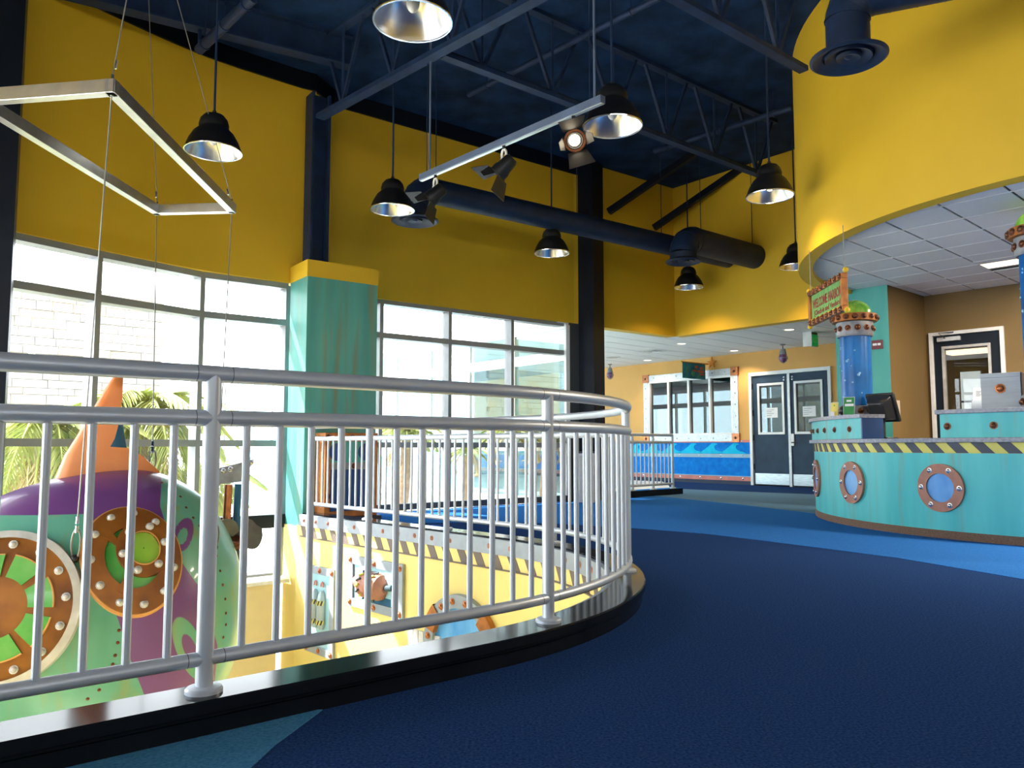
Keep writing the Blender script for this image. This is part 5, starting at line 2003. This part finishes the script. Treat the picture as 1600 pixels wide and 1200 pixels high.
part('rim', MB().lathe([(0.16, -0.010), (0.19, -0.006), (0.195, 0.002)], 28, T), 'ceiling_tile_grey', t)
# exit sign
P = gz(1262, 519, 3.0)
EF = FR(P.x, P.y, 3.0, 52)
t = thing('exit_sign', 'green exit sign hanging from the soffit before the double door', 'exit sign', EF)
part('canopy', MB().box(0.02, 0.26, -0.04, 0.04, -0.03, 0.0, EF), 'grid_dark', t, smooth=0)
part('housing', MB().box(-0.02, 0.30, -0.03, 0.03, -0.26, -0.03, EF), 'aged_grey', t, smooth=0, bevel=0.004)
fc_ = part('face', MB().box(0.0, 0.28, -0.036, -0.03, -0.25, -0.04, EF), 'exit_green', t, smooth=0)
text_mesh('EXIT', 0.15, EF @ Matrix(((1, 0, 0, 0.14), (0, 0, -1, -0.0365), (0, 1, 0, -0.145), (0, 0, 0, 1))), 'lettering', 'exit_letter', t, 0.22)
part('end_plate', MB().box(-0.026, -0.02, -0.09, 0.09, -0.27, 0.0, EF), 'grid_white', t, smooth=0)
# little purple caged lamps
for u, v, lb in ((1223, 538, 'small purple glass lamp in a metal cage above the double door'), (953, 569, 'small purple glass lamp in a metal cage beside the black column')):
    P = gz(u, v, 3.0)
    T = Matrix.Translation((P.x, P.y, 3.0))
    t = thing('caged_lamp', lb, 'lamp', T, 'small purple caged lamps')
    part('stem', MB().lathe([(0.05, 0.0), (0.05, -0.02), (0.012, -0.025), (0.012, -0.10)], 16, T), 'metal_grey', t)
    part('cap', MB().lathe([(0.012, -0.09), (0.05, -0.10), (0.065, -0.16), (0.072, -0.20), (0.072, -0.22)], 20, T), 'metal_grey', t)
    part('globe', MB().lathe([(0.06, -0.21), (0.075, -0.25), (0.08, -0.29), (0.065, -0.345), (0.03, -0.375), (0.0005, -0.38)], 20, T), 'purple_glass', t)
    for k in range(6):
        a = 2 * PI * k / 6
        c_, s_ = math.cos(a), math.sin(a)
        part('cage_bar', MB().tube([T @ Vector((r * c_, r * s_, z)) for r, z in ((0.072, -0.20), (0.092, -0.26), (0.092, -0.31), (0.06, -0.37), (0.005, -0.40))], 0.005, 5), 'metal_grey', t)
    part('cage_ring', MB().lathe([(0.090, -0.285), (0.098, -0.285), (0.098, -0.295), (0.090, -0.295), (0.090, -0.285)], 20, T), 'metal_grey', t)

# flag on a pole above the riveted window
W0 = gp(1106, 569, DW, DA)
wd_ = -Vector((math.cos(rad(-38.5)), -math.sin(rad(-38.5)), 0))
FFm = Matrix(((-wd_.x, -wd_.y * -1 * 0 + 0, 0, 0), (0, 0, 0, 0), (0, 0, 0, 0), (0, 0, 0, 1)))
fg = thing('wall_flag', 'dark teal picture flag on a starfish pole above the riveted window', 'flag', W0)
part('pole', MB().tube([W0, W0 + wd_ * 0.98], 0.014, 8), 'starfish', fg)
part('pole_end', MB().sphere(W0 + wd_ * 0.99, 0.025, 10, 6), 'gold', fg)
V, F_ = [], []
for i in range(13):
    for j in range(9):
        x = 0.10 + 0.84 * i / 12
        z = -0.012 - 0.37 * j / 8
        V.append(W0 + wd_ * x + Vector((wd_.y, -wd_.x, 0)) * (0.012 * math.sin(i * 1.1) * j / 8) + Vector((0, 0, z)))
for i in range(12):
    for j in range(8):
        a = i * 9 + j
        F_.append((a, a + 1, a + 10, a + 9))
cl_ = part('cloth', MB().add([tuple(v) for v in V], F_), 'flag_teal', fg)
sdm = cl_.modifiers.new('s', 'SOLIDIFY')
sdm.thickness = 0.004
side = Vector((-wd_.y, wd_.x, 0))
if side.y > 0:
    side = -side
for (x, z, rx, rz, m_) in ((0.45, -0.10, 0.07, 0.035, 'flag_red'), (0.26, -0.12, 0.07, 0.035, 'flag_red'), (0.50, -0.19, 0.10, 0.03, 'flag_red'), (0.28, -0.20, 0.12, 0.035, 'flag_red'), (0.26, -0.27, 0.10, 0.025, 'flag_red'),
                          (0.58, -0.26, 0.08, 0.07, 'flag_green'), (0.78, -0.18, 0.04, 0.10, 'flag_green'), (0.40, -0.34, 0.06, 0.03, 'flag_green')):
    A = align(W0 + wd_ * x + Vector((0, 0, z)) + side * 0.013, side)
    part('print_shape', MB().prism([(rx * math.cos(q * PI / 6), rz * math.sin(q * PI / 6)) for q in range(12)], 0.0, 0.002, A), m_, cl_, smooth=0)
A = align(gp(1113, 567, DW, DA) - Vector((0.0, 0.0, 0)) + WN * 0.01, WN)
pts = []
for k in range(10):
    a = PI / 2 + k * PI / 5
    r = 0.15 if k % 2 == 0 else 0.055
    pts.append((r * math.cos(a), r * math.sin(a)))
part('starfish', MB().prism(pts, 0.0, 0.03, A), 'starfish', fg, smooth=0, bevel=0.008)

# ================================================================== PANELS ON THE WALL OF THE OPENING
pw_, pn_ = rpath(6.0)
PW0 = pw_ - pn_ * 0.104
WLF = FR(PW0.x, PW0.y, 0, A2 + 180)                # x along the wall to the right, -y out of... left of heading = into the opening
if (WLF.to_3x3() @ Vector((0, 1, 0))).dot(-pn_) < 0:
    YS = -1
else:
    YS = 1


def wl_u(u, v):
    p = WLF.inverted() @ gp(u, v, PW0, A2)
    return p.x, p.z


def wbox(x0, x1, y0, y1, z0, z1):
    ya, yb = sorted((y0 * YS, y1 * YS))
    return MB().box(x0, x1, ya, yb, z0, z1, WLF)


WO = WLF.to_3x3() @ Vector((0, YS, 0))


def panel(name, label, x0, x1, z0, z1, bw):
    t = thing(name, label, 'wall panel', WLF @ Matrix.Translation((x0, 0, z0)), 'painted machine panels')
    part('field', wbox(x0 + bw * 0.8, x1 - bw * 0.8, 0, 0.012, z0 + bw * 0.8, z1 - bw * 0.8), 'panel_cyan', t, smooth=0)
    part('edge', wbox(x0 + bw, x0 + bw + 0.012, 0.01, 0.016, z0 + bw, z1 - bw), 'panel_dark', t, smooth=0)
    for (a, b, c, d) in ((x0, x1, z0, z0 + bw), (x0, x1, z1 - bw, z1), (x0, x0 + bw, z0 + bw, z1 - bw), (x1 - bw, x1, z0 + bw, z1 - bw)):
        part('border', wbox(a, b, 0, 0.03, c, d), 'fascia_steel', t, smooth=0)
    nx = 2 if x1 - x0 > 0.5 else 1
    for k in range(nx + 1):
        for z in (z0 + bw / 2, z1 - bw / 2):
            inst('bolt', BOLT_COPPER, t, align(WLF @ Vector((x0 + bw / 2 + (x1 - x0 - bw) * k / nx, 0.03 * YS, z)), WO))
    return t


def wtube(pts, r, n=14):
    return MB().tube([WLF @ Vector((x, y * YS, z)) for x, y, z in pts], r, n)


xa, za = wl_u(548, 868)
xb, zb_ = wl_u(632, 968)
mp_ = panel('machine_panel', 'framed machine panel with a copper tank on the pale yellow wall', xa, xb, zb_, -0.25, 0.085)
w_ = xb - xa
zc = (zb_ - 0.25) / 2
part('tank', wtube([(xa + 0.34 * w_, 0.03, zc), (xa + 0.37 * w_, 0.03, zc), (xa + 0.60 * w_, 0.03, zc), (xa + 0.66 * w_, 0.03, zc), (xa + 0.72 * w_, 0.03, zc)], [0.10, 0.135, 0.135, 0.12, 0.05]), 'copper_matte', mp_)
part('nozzle', wtube([(xa + 0.16 * w_, 0.03, zc + 0.01), (xa + 0.26 * w_, 0.03, zc), (xa + 0.34 * w_, 0.03, zc)], [0.05, 0.065, 0.035]), 'mural_pink', mp_)
part('nozzle', wtube([(xa + 0.72 * w_, 0.03, zc), (xa + 0.84 * w_, 0.03, zc + 0.02)], [0.03, 0.03]), 'panel_dark', mp_)
part('shadow_plate', wbox(xa + 0.36 * w_, xa + 0.78 * w_, 0.012, 0.014, zc - 0.19, zc - 0.10), 'sub_blue', mp_, smooth=0)
for x in (0.40, 0.59):
    for q in range(7):
        part('stripe', wtube([(xa + x * w_ - 0.02, 0.03 + 0.142 * math.cos(-1.2 + 0.4 * q), zc + 0.142 * math.sin(-1.2 + 0.4 * q)), (xa + x * w_ + 0.03, 0.03 + 0.142 * math.cos(-1.0 + 0.4 * q), zc + 0.142 * math.sin(-1.0 + 0.4 * q))], 0.011, 6),
             'hazard_yellow' if q % 2 else 'hazard_dark', mp_)
for (x, z) in ((0.20, 0.17), (0.68, 0.12)):
    part('label_plate', wbox(xa + x * w_, xa + (x + 0.12) * w_, 0.012, 0.016, zc + z - 0.04, zc + z + 0.03), 'paper', mp_, smooth=0)
xa, za = wl_u(482, 884)
xb, zb_ = wl_u(523, 1031)
tp_ = panel('tank_panel', 'tall framed panel with gas cylinders on the pale yellow wall', xa, xb, zb_, -0.44, 0.08)
w_ = xb - xa
zt_, zb2 = -0.44, zb_
h_ = zt_ - zb2
for x in (0.36, 0.60):
    X = xa + x * w_
    part('cylinder', wtube([(X, 0.03, zb2 + 0.30 * h_), (X, 0.03, zb2 + 0.36 * h_), (X, 0.03, zb2 + 0.62 * h_), (X, 0.03, zb2 + 0.70 * h_), (X, 0.03, zb2 + 0.74 * h_)], [0.025, 0.052, 0.052, 0.04, 0.015]), 'tank_steel', tp_)
    lp = [(X + 0.022 * math.cos(a), 0.03, zb2 + 0.78 * h_ + 0.05 * math.sin(a)) for a in [PI * q / 8 for q in range(9)]]
    part('valve', wtube(lp, 0.008, 6), 'mural_pink', tp_)
    for q in range(8):
        a = -1.2 + 0.34 * q
        for zz in (0.38, 0.60):
            z = zb2 + zz * h_
            part('stripe', wtube([(X + 0.054 * math.sin(a), 0.03 + 0.054 * math.cos(a), z - 0.02), (X + 0.054 * math.sin(a + 0.3), 0.03 + 0.054 * math.cos(a + 0.3), z + 0.025)], 0.008, 5), 'hazard_yellow' if q % 2 else 'hazard_dark', tp_)
part('label_plate', wbox(xa + 0.72 * w_, xa + 0.82 * w_, 0.012, 0.016, zb2 + 0.66 * h_, zb2 + 0.80 * h_), 'paper', tp_, smooth=0)
# big porthole
xl, _ = wl_u(668, 990)
xr, _ = wl_u(783, 985)
_, zt_ = wl_u(722, 928)
xc, rr = (xl + xr) / 2, (xr - xl) / 2 * 1.02
zc = zt_ - rr
PP = WLF @ Vector((xc, 0, zc))
po = thing('wall_porthole', 'big round porthole with copper segments low on the pale yellow wall', 'porthole', Matrix.Translation(PP))
A = align(PP, WO)
part('pane', MB().lathe([(rr * 0.80, 0.006), (0.0005, 0.010)], 48, A), 'porthole_blue', po)
part('frame', MB().lathe([(rr * 0.76, 0.0), (rr * 0.76, 0.04), (rr * 0.99, 0.045), (rr * 1.0, 0.0)], 64, A), 'fascia_steel', po)
for k in range(4):
    a = rad(45 + 90 * k + (12 if k % 2 else -8))
    part('segment', MB().lathe([(rr * 0.74, 0.0), (rr * 0.74, 0.055), (rr * 1.02, 0.055), (rr * 1.02, 0.0)], 10, A, 0, a - 0.24, a + 0.24), 'orange_metal', po)
for k in range(16):
    a = 2 * PI * (k + 0.5) / 16
    inst('bolt', BOLT_COPPER, po, align(A @ Vector((rr * 0.88 * math.cos(a), rr * 0.88 * math.sin(a), 0.045)), WO))
x0, _ = wl_u(640, 990)
x1, _ = wl_u(690, 990)
o = thing('utility_panel', 'pale grey ribbed panel below the machine panel', 'wall panel', WLF @ Matrix.Translation((x0, 0, -3.0)))
for k in range(6):
    part('rib', wbox(x0 + (x1 - x0) * k / 6 + 0.004, x0 + (x1 - x0) * (k + 1) / 6 - 0.004, 0, 0.02, -3.0, -0.82), 'riveted_steel', o, smooth=0)

# ================================================================== KIOSK BESIDE THE PILLAR
KF = PF @ Matrix.Translation((0.13, 0, 0))
kk = thing('game_kiosk', 'brown framed kiosk with blue panels against the teal pillar', 'kiosk', KF)
part('case', MB().box(0.0, 0.66, -0.30, -0.02, 0.06, 1.02, KF), 'orange_metal', kk, bevel=0.006)
part('foot', MB().box(0.03, 0.70, -0.34, -0.02, 0.0, 0.06, KF), 'box_dark', kk, smooth=0)  # black block paints the shadow below the case
part('lower_panel', MB().box(0.07, 0.60, -0.312, -0.30, 0.13, 0.60, KF), 'blue_panel', kk, smooth=0)
part('shelf', MB().box(0.07, 0.60, -0.345, -0.30, 0.60, 0.68, KF), 'metal_grey', kk, smooth=0)
part('upper_panel', MB().box(0.07, 0.60, -0.312, -0.30, 0.68, 0.92, KF), 'teal_plain', kk, smooth=0)
for x in (0.14, 0.50):
    m = MB().lathe([(0.0005, 0.008), (0.10, 0.006), (0.10, 0.0)], 24, align(KF @ Vector((x, -0.312, 0.80)), KF.to_3x3() @ Vector((0, -1, 0))))
    part('round_inset', m, 'blue_panel', kk)
for (x, z) in ((0.04, 0.97), (0.33, 0.97), (0.62, 0.97), (0.04, 0.30), (0.34, 0.64)):
    inst('bolt', BOLT_DARK, kk, align(KF @ Vector((x, -0.345 if z == 0.64 else -0.30, z)), KF.to_3x3() @ Vector((0, -1, 0))))
# pale cabinet by the black column
a, b = gz(903, 784, 0.0), gz(925, 784, 0.0)
KF2 = FR(a.x, a.y - 0.2, 0, 100)
k2 = thing('pale_cabinet', 'pale grey narrow cabinet in front of the black column', 'cabinet', KF2)
part('body', MB().box(0, 0.24, 0.0, 0.25, 0.0, 0.76, KF2), 'riveted_steel', k2, bevel=0.006)
part('door', MB().box(0.015, 0.225, -0.012, 0.0, 0.03, 0.72, KF2), 'aged_grey', k2, smooth=0, bevel=0.002)
part('top', MB().box(-0.01, 0.25, -0.02, 0.26, 0.76, 0.785, KF2), 'dark_frame', k2, smooth=0)

# ================================================================== OUTSIDE
struct('ground', MB().prism([(-40, -30), (-5.7, -30), (-5.7, 6), (-2.4, 9.8), (1.0, 12.7), (-8, 24), (-30, 40), (-60, 40)], -3.9, -3.7), 'concrete', 'pale sunlit concrete ground outside the windows', 'ground')
# stone clad wall
S_A, S_B = Vector((-11.9, 11.2)), Vector((-7.02, 15.5))
SWD = (S_B - S_A)
sh2 = math.degrees(math.atan2(SWD.x, SWD.y))
SWF = FR(S_A.x, S_A.y, 0, sh2)
stw = struct('wall_stone', MB().box(0, SWD.length, 0.03, 0.6, -3.7, 3.85, SWF), 'stone_a', 'pale stone-clad building outside the curved windows', 'wall')
rnd = random.Random(11)
cnt = 0
stone_me = {}
z = 0.55
while z < 3.80:
    hgt = rnd.choice((0.125, 0.15, 0.175))
    x = 2.35 - rnd.random() * 0.3
    while x < SWD.length - 0.05 and cnt < 290:
        L = rnd.choice((0.26, 0.34, 0.44, 0.56))
        L = min(L, SWD.length - x)
        if L > 0.08:
            dpt = 0.012 + 0.03 * rnd.random()
            part('stone', MB().box(x + 0.004, x + L - 0.004, -dpt, 0.05, z + 0.004, z + hgt - 0.004, SWF), rnd.choice(('stone_a', 'stone_a', 'stone_b', 'stone_c')), stw, smooth=0)
            cnt += 1
        x += L
    z += hgt
m = MB()
z = -3.6
while z < 0.5:
    x = 0
    while x < SWD.length - 0.1:
        L = rnd.choice((0.4, 0.55, 0.7))
        L = min(L, SWD.length - x)
        m.box(x + 0.004, x + L - 0.004, -0.02 - 0.02 * rnd.random(), 0.05, z + 0.004, z + 0.25, SWF)
        x += L
    z += 0.26
tag(part('stone_courses', m, 'stone_c', stw, smooth=0), kind='stuff')
# rest of the wing: lower wall and roof edge
struct('wall_wing', MB().wall(wing(0.05), wing(15.5), 2.86, 3.05, -0.12, 0.2), 'white_frame', 'white roof edge of the glazed wing outside', 'wall')
ev = MB().wall(W2a + Vector((-0.3, -0.25)), W2b + Vector((0.1, 0.08)), 3.25, 3.33, 0.2, 1.75)
ev.wall((-5.5, -2.5), (-5.5, 2.4), 3.25, 3.33, 0.2, 2.2).wall((-5.5, 2.4), (-5.28, 5.2), 3.25, 3.33, 0.2, 2.2).wall((-5.28, 5.2), (-4.95, 6.7), 3.25, 3.33, 0.2, 2.2)
struct('added_eaves', ev, 'white_frame', 'unseen white eaves added outside to keep sun from the flat and side windows', 'eaves')  # unseen slabs added to keep direct sun off the floor and submarine
struct('wall_far', MB().wall(wing(15.5), dwp(-14), -0.3, 0.5, -0.2, 0.0).wall(wing(15.5), dwp(-14), 2.7, 3.05, -0.2, 0.0), 'tan_paint', 'far tan end wall of the corridor', 'wall')
window('fill_window_far', 'unseen window added at the corridor end to brighten it', [wing(15.5) + (dwp(-14) - wing(15.5)) * (k / 4) for k in range(5)], [0.5, 2.7], None, 0.075, 'grey_frame', 'glass_clear', t0=-0.15)  # unseen glazing added to let more light into the corridor

# palms
def frond_mesh(name, L, droop, seed, m_):
    r = random.Random(seed)
    mb = MB()
    pts = []
    n_ = 14
    for k in range(n_ + 1):
        t = k / n_
        pts.append(Vector((L * t * math.cos(droop * t * 0.5), 0, L * t * math.sin(0.75 - droop * t))))
    mb.tube(pts, [0.016 * (1 - 0.8 * k / n_) + 0.003 for k in range(n_ + 1)], 5)
    for k in range(2, n_ * 3 + 1):
        t = k / (n_ * 3)
        i = min(n_ - 1, int(t * n_))
        p = pts[i].lerp(pts[i + 1], t * n_ - i)
        d = (pts[i + 1] - pts[i]).normalized()
        ln = L * 0.42 * (math.sin(PI * min(1, 0.18 + 0.80 * t)) ** 0.6)
        for sg_ in (-1, 1):
            s_ = Vector((0, sg_, 0))
            a = (d * (0.75 + 0.3 * r.random()) + s_ * 0.75 + Vector((0, 0, -0.25 - 0.25 * r.random()))).normalized()
            wv = Vector((0, 0, 1)).cross(a).normalized() * 0.016
            tip = p + a * ln + Vector((0, 0, -0.10 * ln))
            mid = p + a * ln * 0.5
            mb.add([tuple(p - wv * 0.4), tuple(p + wv * 0.4), tuple(mid + wv), tuple(tip), tuple(mid - wv)], [(0, 1, 2, 3, 4)])
    return mb.mesh(name, m_, None, smooth=0)


FR_A = frond_mesh('frond', 1.0, 1.5, 1, 'frond')
FR_B = frond_mesh('frond', 1.0, 2.3, 2, 'frond')
FR_D = frond_mesh('frond', 1.0, 2.9, 3, 'frond_dry')


def palm(label, x, y, zc, size, n_, seed, name='palm_tree', up=False):
    r = random.Random(seed)
    t = thing(name, label, 'palm', Vector((x, y, -3.7)), 'palms outside the windows')
    pts, rs_ = [], []
    for k in range(17):
        z = -3.7 + (zc + 3.7) * k / 16
        pts.append((x + 0.05 * math.sin(k * 0.5), y + 0.04 * math.cos(k * 0.4), z))
        rs_.append((0.17 if k % 2 else 0.15) * (1.15 - 0.25 * k / 16) * min(1, size))
    part('trunk', MB().tube(pts, rs_, 12), 'trunk', t)
    for k in range(n_):
        a = 2 * PI * (k * 0.381966) + r.random() * 0.3
        f = k / n_
        me = FR_A if f < (0.85 if up else 0.45) else (FR_B if f < 0.8 else FR_D)
        s_ = size * (0.85 + 0.3 * r.random())
        tilt = (-1.05 + 0.8 * f) if up else (-0.75 + 1.0 * f)
        M = Matrix.Translation(pts[-1]) @ Matrix.Rotation(a, 4, 'Z') @ Matrix.Rotation(tilt, 4, 'Y') @ Matrix.Diagonal((s_, s_, s_, 1))
        inst('frond', me, t, M)
    return t


def at(u, y):
    return (u - 800) / 1219 * y


palm('broad palm with dry lower fronds behind the fish submarine, left of its fin', at(70, 10.6), 10.6, 0.95, 1.25, 34, 5)
palm('palm close behind the orange fin of the submarine', at(215, 11.6), 11.6, 1.25, 1.35, 30, 6)
palm('low palm at the foot of the stone wall right of the fin', at(285, 12.6), 12.6, 0.2, 1.1, 26, 8)
palm('low dry palm at the left edge of the curved windows', at(40, 11.8), 11.8, 0.1, 1.3, 28, 9)
palm('palm top seen over the rail in the left pane of the flat windows', at(630, 12.9), 12.9, 0.98, 0.62, 22, 10, up=True)
palm('small palm top low in the middle pane of the flat windows', at(725, 13.2), 13.2, 0.72, 0.40, 18, 14, up=True)
palm('palm top seen over the rail beside the right mullion', at(797, 12.75), 12.75, 1.0, 0.55, 20, 12, up=True)
palm('palm top seen in the right pane near the black column', at(848, 12.72), 12.72, 0.98, 0.42, 20, 13, up=True)
